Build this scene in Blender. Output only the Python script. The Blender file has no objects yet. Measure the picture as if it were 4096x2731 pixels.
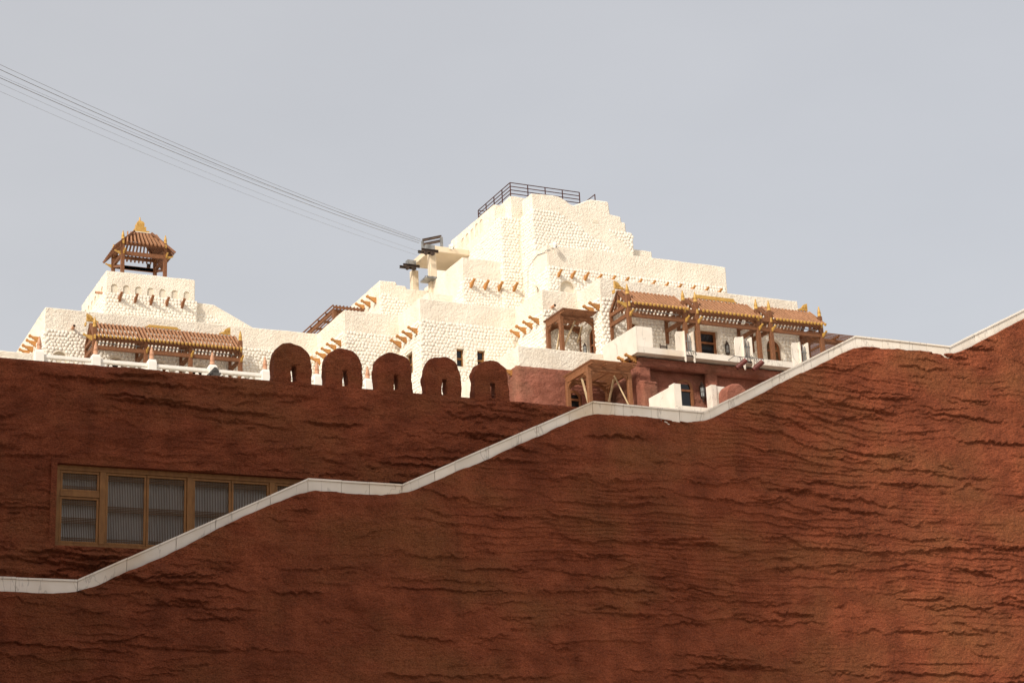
import bpy, bmesh, math, random
import numpy as np
from mathutils import Vector, Matrix
R = math.radians
rnd = random.Random(7)
scene = bpy.context.scene

# ------------------------------------------------------------------ camera
FOC, YAW, PITCH, ROLL = 7250.0, R(25.9), R(17.75), R(-2.65)      # focal length in pixels of the 4096 px wide photograph
CAM = Vector((0, 0, 1.6))
_f = Vector((math.sin(YAW)*math.cos(PITCH), math.cos(YAW)*math.cos(PITCH), math.sin(PITCH)))
_r0 = Vector((math.cos(YAW), -math.sin(YAW), 0)); _u0 = _r0.cross(_f)
_r = _r0*math.cos(ROLL) + _u0*math.sin(ROLL); _u = -_r0*math.sin(ROLL) + _u0*math.cos(ROLL)
cd = bpy.data.cameras.new('camera'); co = bpy.data.objects.new('camera', cd); scene.collection.objects.link(co)
cd.sensor_width = 36; cd.lens = FOC/4096*36; cd.clip_start = .5; cd.clip_end = 3000
m = Matrix((_r, _u, -_f)).transposed().to_4x4(); m.translation = CAM; co.matrix_world = m
scene.camera = co

# ------------------------------------------------------------------ sky, sun, exposure
SUN = Vector((-1.6, -1.0, 1.25)).normalized()                    # direction towards the sun
w = bpy.data.worlds.new('World'); scene.world = w; w.use_nodes = True
nt = w.node_tree; nt.nodes.clear()
sky = nt.nodes.new('ShaderNodeTexSky'); sky.sky_type = 'NISHITA'; sky.sun_disc = False
sky.sun_elevation = math.asin(SUN.z); sky.sun_rotation = math.atan2(SUN.x, SUN.y)
sky.altitude = 0; sky.air_density = 1.0; sky.dust_density = 9.0; sky.ozone_density = 2.0
bg = nt.nodes.new('ShaderNodeBackground'); bg.inputs['Strength'].default_value = .06
hz = nt.nodes.new('ShaderNodeBackground'); hz.inputs[0].default_value = (.476, .463, .448, 1); hz.inputs['Strength'].default_value = 1.0   # even dust veil over the whole sky
ad = nt.nodes.new('ShaderNodeAddShader'); wo = nt.nodes.new('ShaderNodeOutputWorld')
nt.links.new(sky.outputs[0], bg.inputs[0]); nt.links.new(bg.outputs[0], ad.inputs[0]); nt.links.new(hz.outputs[0], ad.inputs[1]); nt.links.new(ad.outputs[0], wo.inputs[0])
tc = nt.nodes.new('ShaderNodeTexCoord'); mpw = nt.nodes.new('ShaderNodeMapping'); mpw.inputs['Scale'].default_value = (2.2, 2.2, 5); nt.links.new(tc.outputs['Generated'], mpw.inputs[0])
wn = nt.nodes.new('ShaderNodeTexNoise'); wn.inputs['Scale'].default_value = 2.5; wn.inputs['Detail'].default_value = 5; nt.links.new(mpw.outputs[0], wn.inputs[0])      # barely visible drifts in the dust
wr = nt.nodes.new('ShaderNodeMapRange'); wr.inputs[1].default_value = .3; wr.inputs[2].default_value = .7; wr.inputs[3].default_value = .975; wr.inputs[4].default_value = 1.035; nt.links.new(wn.outputs[0], wr.inputs[0]); 
sxyz = nt.nodes.new('ShaderNodeSeparateXYZ'); nt.links.new(tc.outputs['Generated'], sxyz.inputs[0])
zg = nt.nodes.new('ShaderNodeMapRange'); zg.inputs[1].default_value = 0; zg.inputs[2].default_value = .7; zg.inputs[3].default_value = 1.06; zg.inputs[4].default_value = .92; nt.links.new(sxyz.outputs[2], zg.inputs[0])   # dust thins with height
mw = nt.nodes.new('ShaderNodeMath'); mw.operation = 'MULTIPLY'; nt.links.new(wr.outputs[0], mw.inputs[0]); nt.links.new(zg.outputs[0], mw.inputs[1]); nt.links.new(mw.outputs[0], hz.inputs['Strength'])
sl = bpy.data.lights.new('sun', 'SUN'); sl.energy = 2.9; sl.angle = R(3.5); sl.color = (1, .93, .82)
so = bpy.data.objects.new('sun', sl); scene.collection.objects.link(so)
so.rotation_euler = SUN.to_track_quat('Z', 'Y').to_euler(); so.location = (-60, -40, 60)
vs = scene.view_settings; vs.view_transform = 'Standard'; vs.look = 'None'; vs.gamma = 1; vs.exposure = 0.10
scene.cycles.max_bounces = 8; scene.cycles.diffuse_bounces = 5

# ------------------------------------------------------------------ helpers
def at(px, py, Y=None, X=None, Z=None):
    """point of the place seen at a photograph pixel, on the plane Y, X or Z = const"""
    d = _f + _r*((px-2048)/FOC) - _u*((py-1365.5)/FOC)
    t = (Y-CAM.y)/d.y if Y is not None else (X-CAM.x)/d.x if X is not None else (Z-CAM.z)/d.z
    return CAM + d*t
def AX(px, py, Y): return at(px, py, Y=Y).x
def AZ(px, py, Y): return at(px, py, Y=Y).z

class MB:
    def __init__(s): s.v = []; s.f = []; s.m = []
    def add(s, vs, fs, mi=0):
        o = len(s.v); s.v += [tuple(v) for v in vs]; s.f += [tuple(i+o for i in f) for f in fs]; s.m += [mi]*len(fs)
        return s
    def box(s, x0, x1, y0, y1, z0, z1, mi=0):
        return s.add([(x, y, z) for z in (z0, z1) for y in (y0, y1) for x in (x0, x1)],
                     [(0,2,3,1),(4,5,7,6),(0,1,5,4),(2,6,7,3),(0,4,6,2),(1,3,7,5)], mi)
    def bar(s, p, q, wd, ht, up=(0,0,1), mi=0):
        p, q = Vector(p), Vector(q); d = (q-p).normalized(); up = Vector(up)
        a = d.cross(up)
        if a.length < 1e-3: a = d.cross(Vector((0,1,0)))
        a.normalize(); b = a.cross(d).normalized()
        a = a*wd/2; b = b*ht/2
        return s.add([c+i*a+j*b for c in (p, q) for i, j in ((-1,-1),(1,-1),(1,1),(-1,1))],
                     [(3,2,1,0),(4,5,6,7),(0,1,5,4),(1,2,6,5),(2,3,7,6),(3,0,4,7)], mi)
    def tube(s, pts, r, n=8, mi=0):
        pts = [Vector(p) for p in pts]; vs = []; fs = []
        for i, p in enumerate(pts):
            d = (pts[min(i+1, len(pts)-1)]-pts[max(i-1, 0)]).normalized()
            a = d.cross(Vector((0,0,1)))
            if a.length < 1e-3: a = d.cross(Vector((0,1,0)))
            a.normalize(); b = a.cross(d)
            rr = r[i] if isinstance(r, (list, tuple)) else r
            vs += [p+(a*math.cos(2*math.pi*k/n)+b*math.sin(2*math.pi*k/n))*rr for k in range(n)]
        for i in range(len(pts)-1):
            for k in range(n): fs.append((i*n+k, i*n+(k+1)%n, (i+1)*n+(k+1)%n, (i+1)*n+k))
        fs += [tuple(range(n-1,-1,-1)), tuple(range((len(pts)-1)*n, len(pts)*n))]
        return s.add(vs, fs, mi)
    def lathe(s, c, prof, n=12, mi=0):
        c = Vector(c); vs = []; fs = []
        for r, z in prof: vs += [c+Vector((r*math.cos(2*math.pi*k/n), r*math.sin(2*math.pi*k/n), z)) for k in range(n)]
        for i in range(len(prof)-1):
            for k in range(n): fs.append((i*n+k, i*n+(k+1)%n, (i+1)*n+(k+1)%n, (i+1)*n+k))
        fs += [tuple(range(n-1,-1,-1)), tuple(range((len(prof)-1)*n, len(prof)*n))]
        return s.add(vs, fs, mi)
    def prism(s, poly, t0, t1, fn, mi=0):
        """2D polygon (a, b) swept from t0 to t1; fn(a, b, t) -> point"""
        n = len(poly)
        vs = [fn(a, b, t0) for a, b in poly] + [fn(a, b, t1) for a, b in poly]
        fs = [tuple(range(n-1,-1,-1)), tuple(range(n, 2*n))] + [(k, (k+1)%n, n+(k+1)%n, n+k) for k in range(n)]
        return s.add(vs, fs, mi)
    def mesh(s, name, mats, smooth=False, fix=True, bevel=0):
        me = bpy.data.meshes.new(name); me.from_pydata(s.v, [], s.f)
        for mt in (mats if isinstance(mats, (list, tuple)) else [mats]): me.materials.append(mt)
        me.polygons.foreach_set('material_index', s.m)
        if fix or bevel:
            bm = bmesh.new(); bm.from_mesh(me); bmesh.ops.recalc_face_normals(bm, faces=bm.faces)
            if bevel: bmesh.ops.bevel(bm, geom=bm.edges[:], offset=bevel, segments=1, affect='EDGES', clamp_overlap=True)
            bm.to_mesh(me); bm.free()
        if smooth: me.polygons.foreach_set('use_smooth', [True]*len(me.polygons))
        me.update(); return me
    def build(s, name, mats, parent=None, smooth=False, bevel=0, **kw):
        return link(name, s.mesh(name, mats, smooth, True, bevel), parent, **kw)

COL = scene.collection
def link(name, data, parent=None, **kw):
    o = bpy.data.objects.new(name, data); COL.objects.link(o)
    if parent is not None:
        o.parent = parent; o.matrix_parent_inverse = Matrix.Translation(-Vector(world_loc(parent)))
    for k, v in kw.items(): o[k] = v
    return o
_wl = {}
def world_loc(o): return _wl.get(o.name, (0, 0, 0))
GROUPS = {'gable_pergola': 'gable pergolas with gilt-tipped rafters', 'slat_pergola': 'slatted timber pergolas', 'timber_prop': 'timber props under the slatted pergolas', 'cable': 'cableway cables', 'wall_lantern': 'wall lanterns', 'security_camera': 'dome security cameras'}
def thing(name, label, cat, loc, group=None):
    group = group or GROUPS.get(name)
    o = bpy.data.objects.new(name, None); COL.objects.link(o); o.location = loc; o.empty_display_size = .3
    _wl[o.name] = tuple(loc); o['label'] = label; o['category'] = cat
    if group: o['group'] = group
    return o
def tag(o, label, cat, group=None):
    group = group or GROUPS.get(o.name.split('.')[0])
    o['label'] = label; o['category'] = cat
    if group: o['group'] = group
    return o

# numpy value noise
_tab = np.random.RandomState(3).rand(256, 256)
def vnoise(x, z, seed=0):
    x = x+seed*17.31; z = z+seed*9.77
    xi = np.floor(x).astype(int); zi = np.floor(z).astype(int); fx = x-xi; fz = z-zi
    fx = fx*fx*(3-2*fx); fz = fz*fz*(3-2*fz)
    a = _tab[xi & 255, zi & 255]; b = _tab[(xi+1) & 255, zi & 255]; c = _tab[xi & 255, (zi+1) & 255]; d = _tab[(xi+1) & 255, (zi+1) & 255]
    return (a*(1-fx)+b*fx)*(1-fz)+(c*(1-fx)+d*fx)*fz
def fbm(x, z, o=4, seed=0):
    s = 0; a = .5
    for k in range(o): s = s+a*(vnoise(x*2**k, z*2**k, seed+k)-.5); a *= .5
    return s

# ------------------------------------------------------------------ materials
def mat(name, c1, c2, scale=3, rough=.85, bump=0, bscale=30, bdist=.01, stretch=(1,1,1), spec=.25, c3=None, s3=.6, detail=5, metal=0, rand=0, contrast=(.35,.65), bump2=0, b2scale=8, speck=0, sscale=55, streak=0):
    mt = bpy.data.materials.new(name); mt.use_nodes = True; n = mt.node_tree.nodes; l = mt.node_tree.links
    p = n['Principled BSDF']; p.inputs['Roughness'].default_value = rough; p.inputs['Specular IOR Level'].default_value = spec; p.inputs['Metallic'].default_value = metal
    tc = n.new('ShaderNodeNewGeometry'); mp = n.new('ShaderNodeMapping'); mp.inputs['Scale'].default_value = stretch; mp.inputs['Rotation'].default_value = (.37, .61, .23)
    l.new(tc.outputs['Position'], mp.inputs[0])
    nz = n.new('ShaderNodeTexNoise'); nz.inputs['Scale'].default_value = scale; nz.inputs['Detail'].default_value = detail; l.new(mp.outputs[0], nz.inputs['Vector'])
    cr = n.new('ShaderNodeValToRGB'); cr.color_ramp.elements[0].position = contrast[0]; cr.color_ramp.elements[1].position = contrast[1]
    cr.color_ramp.elements[0].color = (*c1, 1); cr.color_ramp.elements[1].color = (*c2, 1); l.new(nz.outputs[0], cr.inputs[0])
    out = cr.outputs[0]
    if c3:
        nz2 = n.new('ShaderNodeTexNoise'); nz2.inputs['Scale'].default_value = s3; nz2.inputs['Detail'].default_value = 6; l.new(mp.outputs[0], nz2.inputs['Vector'])
        r2 = n.new('ShaderNodeValToRGB'); r2.color_ramp.elements[0].position = .45; r2.color_ramp.elements[1].position = .68; l.new(nz2.outputs[0], r2.inputs[0])
        mx = n.new('ShaderNodeMixRGB'); l.new(r2.outputs[0], mx.inputs[0]); l.new(out, mx.inputs[1]); mx.inputs[2].default_value = (*c3, 1); out = mx.outputs[0]
    if rand:
        oi = n.new('ShaderNodeObjectInfo'); hs = n.new('ShaderNodeHueSaturation')
        ma = n.new('ShaderNodeMath'); ma.operation = 'MULTIPLY_ADD'; l.new(oi.outputs['Random'], ma.inputs[0]); ma.inputs[1].default_value = rand; ma.inputs[2].default_value = 1-rand/2
        l.new(ma.outputs[0], hs.inputs['Value']); l.new(out, hs.inputs['Color']); out = hs.outputs[0]
    if streak:                                                 # old water runs and faded bays of the render
        m3 = n.new('ShaderNodeMapping'); m3.inputs['Scale'].default_value = (2.6, 2.6, .16); l.new(tc.outputs['Position'], m3.inputs[0])
        n3 = n.new('ShaderNodeTexNoise'); n3.inputs['Scale'].default_value = 1.0; n3.inputs['Detail'].default_value = 5; l.new(m3.outputs[0], n3.inputs['Vector'])
        m4 = n.new('ShaderNodeTexNoise'); m4.inputs['Scale'].default_value = .22; m4.inputs['Detail'].default_value = 3; l.new(mp.outputs[0], m4.inputs['Vector'])
        a3 = n.new('ShaderNodeMath'); a3.operation = 'ADD'; l.new(n3.outputs[0], a3.inputs[0]); l.new(m4.outputs[0], a3.inputs[1])
        r3 = n.new('ShaderNodeMapRange'); r3.inputs[1].default_value = .75; r3.inputs[2].default_value = 1.25; r3.inputs[3].default_value = 1-streak; r3.inputs[4].default_value = 1+streak; l.new(a3.outputs[0], r3.inputs[0])
        h3 = n.new('ShaderNodeHueSaturation'); l.new(r3.outputs[0], h3.inputs['Value']); l.new(out, h3.inputs['Color']); out = h3.outputs[0]
    if speck:                                                  # random grain tone; its dark specks stand in for shaded pits
        ns = n.new('ShaderNodeTexNoise'); ns.inputs['Scale'].default_value = sscale; ns.inputs['Detail'].default_value = 2; l.new(mp.outputs[0], ns.inputs['Vector'])
        rs = n.new('ShaderNodeMapRange'); rs.inputs[1].default_value = .3; rs.inputs[2].default_value = .7; rs.inputs[3].default_value = 1-speck; rs.inputs[4].default_value = 1+speck; l.new(ns.outputs[0], rs.inputs[0])
        h2 = n.new('ShaderNodeHueSaturation'); l.new(rs.outputs[0], h2.inputs['Value']); l.new(out, h2.inputs['Color']); out = h2.outputs[0]
    l.new(out, p.inputs['Base Color'])
    if bump:
        nb = n.new('ShaderNodeTexNoise'); nb.inputs['Scale'].default_value = bscale; nb.inputs['Detail'].default_value = 4; nb.inputs['Roughness'].default_value = .65; l.new(mp.outputs[0], nb.inputs['Vector'])
        hsrc = nb.outputs[0]
        if bump2:
            nb2 = n.new('ShaderNodeTexNoise'); nb2.inputs['Scale'].default_value = b2scale; nb2.inputs['Detail'].default_value = 3; l.new(mp.outputs[0], nb2.inputs['Vector'])
            ad = n.new('ShaderNodeMath'); ad.operation = 'MULTIPLY_ADD'; l.new(nb2.outputs[0], ad.inputs[0]); ad.inputs[1].default_value = bump2; l.new(hsrc, ad.inputs[2]); hsrc = ad.outputs[0]
        bp = n.new('ShaderNodeBump'); bp.inputs['Strength'].default_value = bump; bp.inputs['Distance'].default_value = bdist; l.new(hsrc, bp.inputs['Height']); l.new(bp.outputs[0], p.inputs['Normal'])
    return mt
M = {}
M['plaster'] = mat('cream_plaster', (.78,.70,.585), (.85,.785,.675), 1.3, .95, .8, 9, .07, bump2=.5, b2scale=20, speck=.03, sscale=25, streak=.05)
M['stonebed'] = mat('mortar_plaster', (.77,.70,.59), (.83,.77,.67), 1.3, .95, .5, 20, .03)
M['stone'] = mat('painted_pebble', (.78,.73,.64), (.84,.80,.72), 3, .9, .3, 40, .01, rand=.06)
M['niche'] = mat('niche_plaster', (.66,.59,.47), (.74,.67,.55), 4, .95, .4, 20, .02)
M['red'] = mat('red_rock_render', (.250,.062,.025), (.380,.101,.043), 1.4, .92, 1.0, 30, .09, c3=(.30,.100,.038), s3=.5, stretch=(1,1,1.6), bump2=1.2, b2scale=11, speck=.38, sscale=34, detail=8, streak=.16)
M['pink'] = mat('weathered_red_render', (.27,.095,.060), (.40,.155,.105), 1.6, .93, 1.0, 22, .06, c3=(.25,.12,.075), s3=.7, bump2=.7, b2scale=9, speck=.2, sscale=30, streak=.15)
M['wood'] = mat('brown_pergola_timber', (.158,.066,.030), (.228,.098,.046), 6, .6, .3, 30, .004, stretch=(3,3,3), rand=.12)
M['batten_red'] = mat('reddish_rafter_timber', (.30,.150,.078), (.40,.205,.112), 8, .65, .3, 30, .004, rand=.15)
M['batten'] = mat('pale_rafter_timber', (.46,.29,.18), (.56,.37,.24), 8, .65, .3, 30, .004, rand=.15)
M['corbel'] = mat('varnished_pine', (.37,.165,.046), (.50,.25,.085), 9, .55, .4, 40, .004, stretch=(1,1,5), rand=.2)
M['corbel_dark'] = mat('weathered_corbel_timber', (.20,.082,.036), (.29,.128,.060), 9, .6, .4, 40, .004, stretch=(1,1,5), rand=.2)
M['gold'] = mat('gilt_paint', (.46,.26,.05), (.57,.34,.08), 9, .48, .3, 50, .004, spec=.6, rand=.08)
M['terracotta'] = mat('turned_terracotta', (.48,.25,.15), (.58,.33,.21), 9, .7)
M['marble'] = mat('cream_marble', (.77,.695,.595), (.84,.775,.685), 2.2, .35, 0, spec=.4)
M['concrete'] = mat('painted_concrete', (.68,.57,.42), (.76,.65,.50), 1.2, .9, .3, 30, .01)
M['steel'] = mat('galvanised_steel', (.20,.20,.20), (.38,.38,.37), 4, .45, metal=.6)
M['darksteel'] = mat('dark_rusty_steel', (.045,.032,.028), (.10,.07,.055), 5, .55, metal=.4)
M['rail'] = mat('brown_painted_rail', (.055,.022,.018), (.085,.035,.028), 5, .5)
M['dark'] = mat('dark_window_glass', (.006,.006,.007), (.012,.012,.013), 2, .12, spec=.5)
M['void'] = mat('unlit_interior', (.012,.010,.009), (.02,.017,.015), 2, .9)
M['frame'] = mat('stained_window_timber', (.20,.075,.030), (.29,.115,.048), 6, .5, rand=.1)
M['framebrown'] = mat('ochre_window_timber', (.22,.100,.030), (.31,.145,.046), 4, .5, .3, 20, .004, stretch=(3,3,1))
M['lattice'] = mat('lattice_timber', (.10,.055,.025), (.14,.08,.04), 5, .6)
M['frost'] = mat('frosted_pane', (.52,.52,.50), (.60,.60,.58), 1.5, .5, stretch=(3,3,.6))
M['white'] = mat('white_paint', (.80,.765,.70), (.85,.82,.76), 4, .5)
M['propwood'] = mat('pale_scrap_timber', (.45,.33,.19), (.58,.44,.27), 8, .8)
M['redlamp'] = mat('maroon_lamp_housing', (.11,.030,.024), (.16,.042,.033), 6, .5)
M['tile'] = mat('grey_roof_tile', (.06,.055,.05), (.12,.11,.10), 8, .7)
M['ground'] = mat('courtyard_paving', (.46,.40,.33), (.55,.49,.41), .8, .9, .4, 12, .01)
M['cable'] = mat('steel_cable', (.2,.2,.2), (.3,.3,.3), 5, .5, metal=.5)
M['lampglass'] = mat('lantern_glass', (.30,.32,.32), (.42,.44,.44), 5, .2)

def vein_marble():
    mt = M['marble']; n = mt.node_tree.nodes; l = mt.node_tree.links; p = n['Principled BSDF']
    base = p.inputs['Base Color'].links[0].from_socket
    g = n.new('ShaderNodeNewGeometry'); mp = n.new('ShaderNodeMapping'); mp.inputs['Rotation'].default_value = (0, R(38), 0); mp.inputs['Scale'].default_value = (1, 1, .28)
    l.new(g.outputs['Position'], mp.inputs[0])
    nz = n.new('ShaderNodeTexNoise'); nz.inputs['Scale'].default_value = 1.5; nz.inputs['Detail'].default_value = 7; nz.inputs['Distortion'].default_value = .5; l.new(mp.outputs[0], nz.inputs[0])
    r = n.new('ShaderNodeValToRGB'); e = r.color_ramp.elements; e[0].position = .492; e[0].color = (0,0,0,1); e[1].position = .508; e[1].color = (0,0,0,1)
    k = r.color_ramp.elements.new(.5); k.color = (.55,.55,.55,1); l.new(nz.outputs[0], r.inputs[0])
    mx = n.new('ShaderNodeMixRGB'); l.new(r.outputs[0], mx.inputs[0]); l.new(base, mx.inputs[1]); mx.inputs[2].default_value = (.34,.29,.24,1)
    nz2 = n.new('ShaderNodeTexNoise'); nz2.inputs['Scale'].default_value = .55; nz2.inputs['Detail'].default_value = 4; l.new(g.outputs['Position'], nz2.inputs[0])
    r2 = n.new('ShaderNodeValToRGB'); r2.color_ramp.elements[0].position = .56; r2.color_ramp.elements[1].position = .74; l.new(nz2.outputs[0], r2.inputs[0])
    mx2 = n.new('ShaderNodeMixRGB'); mu = n.new('ShaderNodeMath'); mu.operation = 'MULTIPLY'; l.new(r2.outputs[0], mu.inputs[0]); mu.inputs[1].default_value = .55
    l.new(mu.outputs[0], mx2.inputs[0]); l.new(mx.outputs[0], mx2.inputs[1]); mx2.inputs[2].default_value = (.62,.42,.20,1)
    oi = n.new('ShaderNodeObjectInfo'); hs = n.new('ShaderNodeHueSaturation'); ma = n.new('ShaderNodeMath'); ma.operation = 'MULTIPLY_ADD'
    l.new(oi.outputs['Random'], ma.inputs[0]); ma.inputs[1].default_value = .14; ma.inputs[2].default_value = .93
    l.new(ma.outputs[0], hs.inputs['Value']); l.new(mx2.outputs[0], hs.inputs['Color']); l.new(hs.outputs[0], p.inputs['Base Color'])
vein_marble()

# ------------------------------------------------------------------ sculpted red render (height field faces)
def cracks(x, z, n, reg, seed, amp=1.0, lmin=.5, lmax=3.2):
    """overhanging lips and dark splits running roughly level across the face"""
    r = random.Random(seed); h = np.zeros_like(x); x0, x1, z0, z1 = reg
    for k in range(n):
        big = r.random() < .30; L = r.uniform(.8, lmax)*(1 if r.random() < .75 else 1.6) if big else r.uniform(.2, .9); cx = r.uniform(x0, x1); cz = r.uniform(z0, z1)
        if k and r.random() < .45: cx, cz = last[0]+r.uniform(-1.2, 1.2), last[1]+r.choice((-1,1))*r.uniform(.06, .3)
        last = (cx, cz); sl = r.uniform(-.07, .07)
        A = amp*(r.uniform(.035, .10) if big else r.uniform(.018, .05)); wob = r.uniform(.03, .16); s = r.randrange(1000)
        i = np.abs(x-cx) < L/2+.3
        if not i.any(): continue
        xs = x[i]; t = np.clip(1-(np.abs(xs-cx)/(L/2))**3, 0, 1)
        q0 = np.zeros_like(xs)
        zc = cz+sl*(xs-cx)+wob*2*fbm(xs*1.6, q0+s, 3, s)+.075*(vnoise(xs*9, q0+s, s)-.5)+.045*(vnoise(xs*23, q0, s)-.5)
        d = z[i]-zc
        up = np.exp(-np.clip(d, 0, None)/r.uniform(.05, .25)); dn = np.exp(np.clip(d, None, 0)/r.uniform(.02, .07))
        h[i] += t*np.where(d >= 0, A*.62*up, -A*dn*.75*np.clip(-d/.012, 0, 1))
        if r.random() < .35:                                    # a row of finger holes under the lip
            px = cx-L*.3
            for q in range(r.randint(3, 7)):
                px += r.uniform(.09, .16); hz = cz+sl*(px-cx)-.03+r.uniform(-.03, .03)
                j = (np.abs(x-px) < .09) & (np.abs(z-hz) < .08)
                h[j] -= amp*.035*np.exp(-(((x[j]-px)/.032)**2+((z[j]-hz)/.024)**2))
    return h
def rock_h(x, z, seed, n, reg, amp=1.0, lmax=3.2):
    h = .16*fbm(x*.35, z*.5, 3, seed)+.085*fbm(x*1.1, z*2.0, 4, seed+5)
    st = fbm(x*.8, z*4.2, 3, seed+9); h += .08*st*np.clip(2.2*fbm(x*.25, z*.4, 2, seed+31)+.6, 0, 1)
    h += .055*fbm(x*4, z*5.5, 3, seed+14)+.040*fbm(x*12, z*14, 3, seed+20)
    for k, (fr, A, wp) in enumerate(((2.3, .062, 2.4), (5.2, .038, 2.8), (9.5, .022, 3.0))):   # layered, overhanging courses that fade in and out
        sft = z*fr+wp*fbm(x*.45, z*.5, 3, seed+60+k)+.55*fbm(x*2.6, z*2.2, 3, seed+70+k)+.16*(vnoise(x*14, z*6, seed+75+k)-.5)
        q = 1-(sft-np.floor(sft)); msk = np.clip(3.4*fbm(x*.55, z*1.7, 3, seed+80+k)+2.2*fbm(x*.16, z*.3, 2, seed+85)+.10, 0, 1)
        h += A*msk*(q**2.2-.3)
    pit = vnoise(x*9, z*11, seed+40); h -= .018*np.clip((pit-.86)/.14, 0, 1)
    h = h*amp+cracks(x, z, n, reg, seed+50, amp, lmax=lmax)
    return h
def rock_face(name, mt, parent, axis, plane, u0, u1, z0, top, du, dz, seed, n=20, amp=1.0, holes=(), edge=(1,1), depth=0, lmax=3.2, bot_edge=0, rr=.10):
    """sheet facing -Y (axis 'Y') or -X (axis 'X'); top: number or function of u; holes: (u0, u1, z0, z1) left open"""
    nu = max(2, int((u1-u0)/du)+1); us = np.linspace(u0, u1, nu)
    tz = np.array([top(a) for a in us]) if callable(top) else np.full(nu, top, float)
    nz = max(2, int((tz.max()-z0)/dz)+1); vv = np.linspace(0, 1, nz)
    if callable(top):
        U = np.repeat(us[:, None], nz, 1); Zm = z0+(tz[:, None]-z0)*vv[None, :]
    else:
        U = np.repeat(us[:, None], nz, 1); Zm = np.repeat((z0+(top-z0)*vv)[None, :], nu, 0)
    Uf = U.ravel(); Zf = Zm.ravel()
    h = rock_h(Uf, Zf, seed, n, (u0, u1, z0, float(tz.max())), amp, lmax)
    # round the top arris and the free ends
    dt = np.repeat(tz[:, None], nz, 1).ravel()-Zf
    h -= np.where(dt < rr, rr-np.sqrt(np.clip(rr*rr-(rr-dt)**2, 0, None)), 0)
    for k, dd in enumerate((Uf-u0, u1-Uf)):
        if edge[k]: h -= np.where(dd < rr, rr-np.sqrt(np.clip(rr*rr-(rr-dd)**2, 0, None)), 0)
    if bot_edge:
        dd = Zf-z0; h -= np.where(dd < rr, rr-np.sqrt(np.clip(rr*rr-(rr-dd)**2, 0, None)), 0)
    W = plane-h
    V = np.stack([Uf, W, Zf], 1) if axis == 'Y' else np.stack([W, Uf, Zf], 1)
    a = (np.arange(nu-1)[:, None]*nz+np.arange(nz-1)[None, :]).ravel()
    Q = np.stack([a, a+nz, a+nz+1, a+1], 1)
    if axis == 'X': Q = Q[:, ::-1]
    for (a0, a1, b0, b1) in holes:
        cu = Uf[Q].mean(1); cz = Zf[Q].mean(1); Q = Q[~((cu > a0) & (cu < a1) & (cz > b0) & (cz < b1))]
    me = bpy.data.meshes.new(name); nv = len(V)
    me.vertices.add(nv); me.vertices.foreach_set('co', V.astype(np.float32).ravel())
    me.loops.add(len(Q)*4); me.loops.foreach_set('vertex_index', Q.astype(np.int32).ravel())
    me.polygons.add(len(Q)); me.polygons.foreach_set('loop_start', np.arange(0, len(Q)*4, 4, dtype=np.int32))
    me.polygons.foreach_set('use_smooth', np.ones(len(Q), bool)); me.materials.append(mt); me.update(calc_edges=True); me.validate()
    return link(name, me, parent)

# ------------------------------------------------------------------ plaster blocks with soft hand-made edges
def grid_block(x0, x1, y0, y1, z0, z1, step=.3, jit=.009, bev=.035, seed=0):
    bm = bmesh.new()
    vs = [bm.verts.new((x, y, z)) for z in (z0, z1) for y in (y0, y1) for x in (x0, x1)]
    for f in [(0,2,3,1),(4,5,7,6),(0,1,5,4),(2,6,7,3),(0,4,6,2),(1,3,7,5)]: bm.faces.new([vs[i] for i in f])
    bmesh.ops.recalc_face_normals(bm, faces=bm.faces)
    top = [e for e in bm.edges if max(v.co.z for v in e.verts) > z1-.01]
    bmesh.ops.bevel(bm, geom=top, offset=bev, segments=3, affect='EDGES', profile=.5)
    for ax, a, b in ((0, x0, x1), (1, y0, y1), (2, max(z0, z1-4.5), z1)):
        k = int((b-a)/step)
        for i in range(1, k):
            no = [0, 0, 0]; no[ax] = 1; c = [0, 0, 0]; c[ax] = a+(b-a)*i/k
            bmesh.ops.bisect_plane(bm, geom=bm.verts[:]+bm.edges[:]+bm.faces[:], plane_co=c, plane_no=no)
    me = bpy.data.meshes.new('wall'); bm.to_mesh(me); bm.free()
    P = np.zeros(len(me.vertices)*3, np.float32); me.vertices.foreach_get('co', P); P = P.reshape(-1, 3)
    a = P[:, 0]+P[:, 1]; b = P[:, 2]*1.3+P[:, 1]*.7; hi = P[:, 2] > z1-.2
    n1 = fbm(a*1.7, b*1.7, 3, 60+seed); n2 = fbm(a*1.7+50, b*1.7, 3, 80+seed); n3 = fbm(a*2.2, b*.4+9, 3, 90+seed)
    P[:, 0] += n1*jit*4; P[:, 1] += n2*jit*4; P[:, 2] += n3*jit*6*hi
    me.vertices.foreach_set('co', P.ravel()); me.update(); return me
def cut(me, cutters):
    """openings: each cutter is a closed MB"""
    if not cutters: return me
    o = bpy.data.objects.new('tmp', me); COL.objects.link(o); kill = []
    for c in cutters:
        cm = c.mesh('cut', []); k = bpy.data.objects.new('cut', cm); COL.objects.link(k); kill.append(k)
        md = o.modifiers.new('b', 'BOOLEAN'); md.operation = 'DIFFERENCE'; md.solver = 'EXACT'; md.object = k
    dg = bpy.context.evaluated_depsgraph_get(); dg.update()
    ev = o.evaluated_get(dg); out = bpy.data.meshes.new_from_object(ev)
    for k in kill: bpy.data.objects.remove(k)
    bpy.data.objects.remove(o); return out
_bs = [0]
def block(parent, x0, x1, y0, y1, z0, z1, cutters=(), mt='plaster', name='wall', **kw):
    _bs[0] += 1
    me = cut(grid_block(x0, x1, y0, y1, z0, z1, seed=_bs[0], **kw), cutters)
    me.materials.clear(); me.materials.append(M[mt]); return link(name, me, parent)
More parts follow.
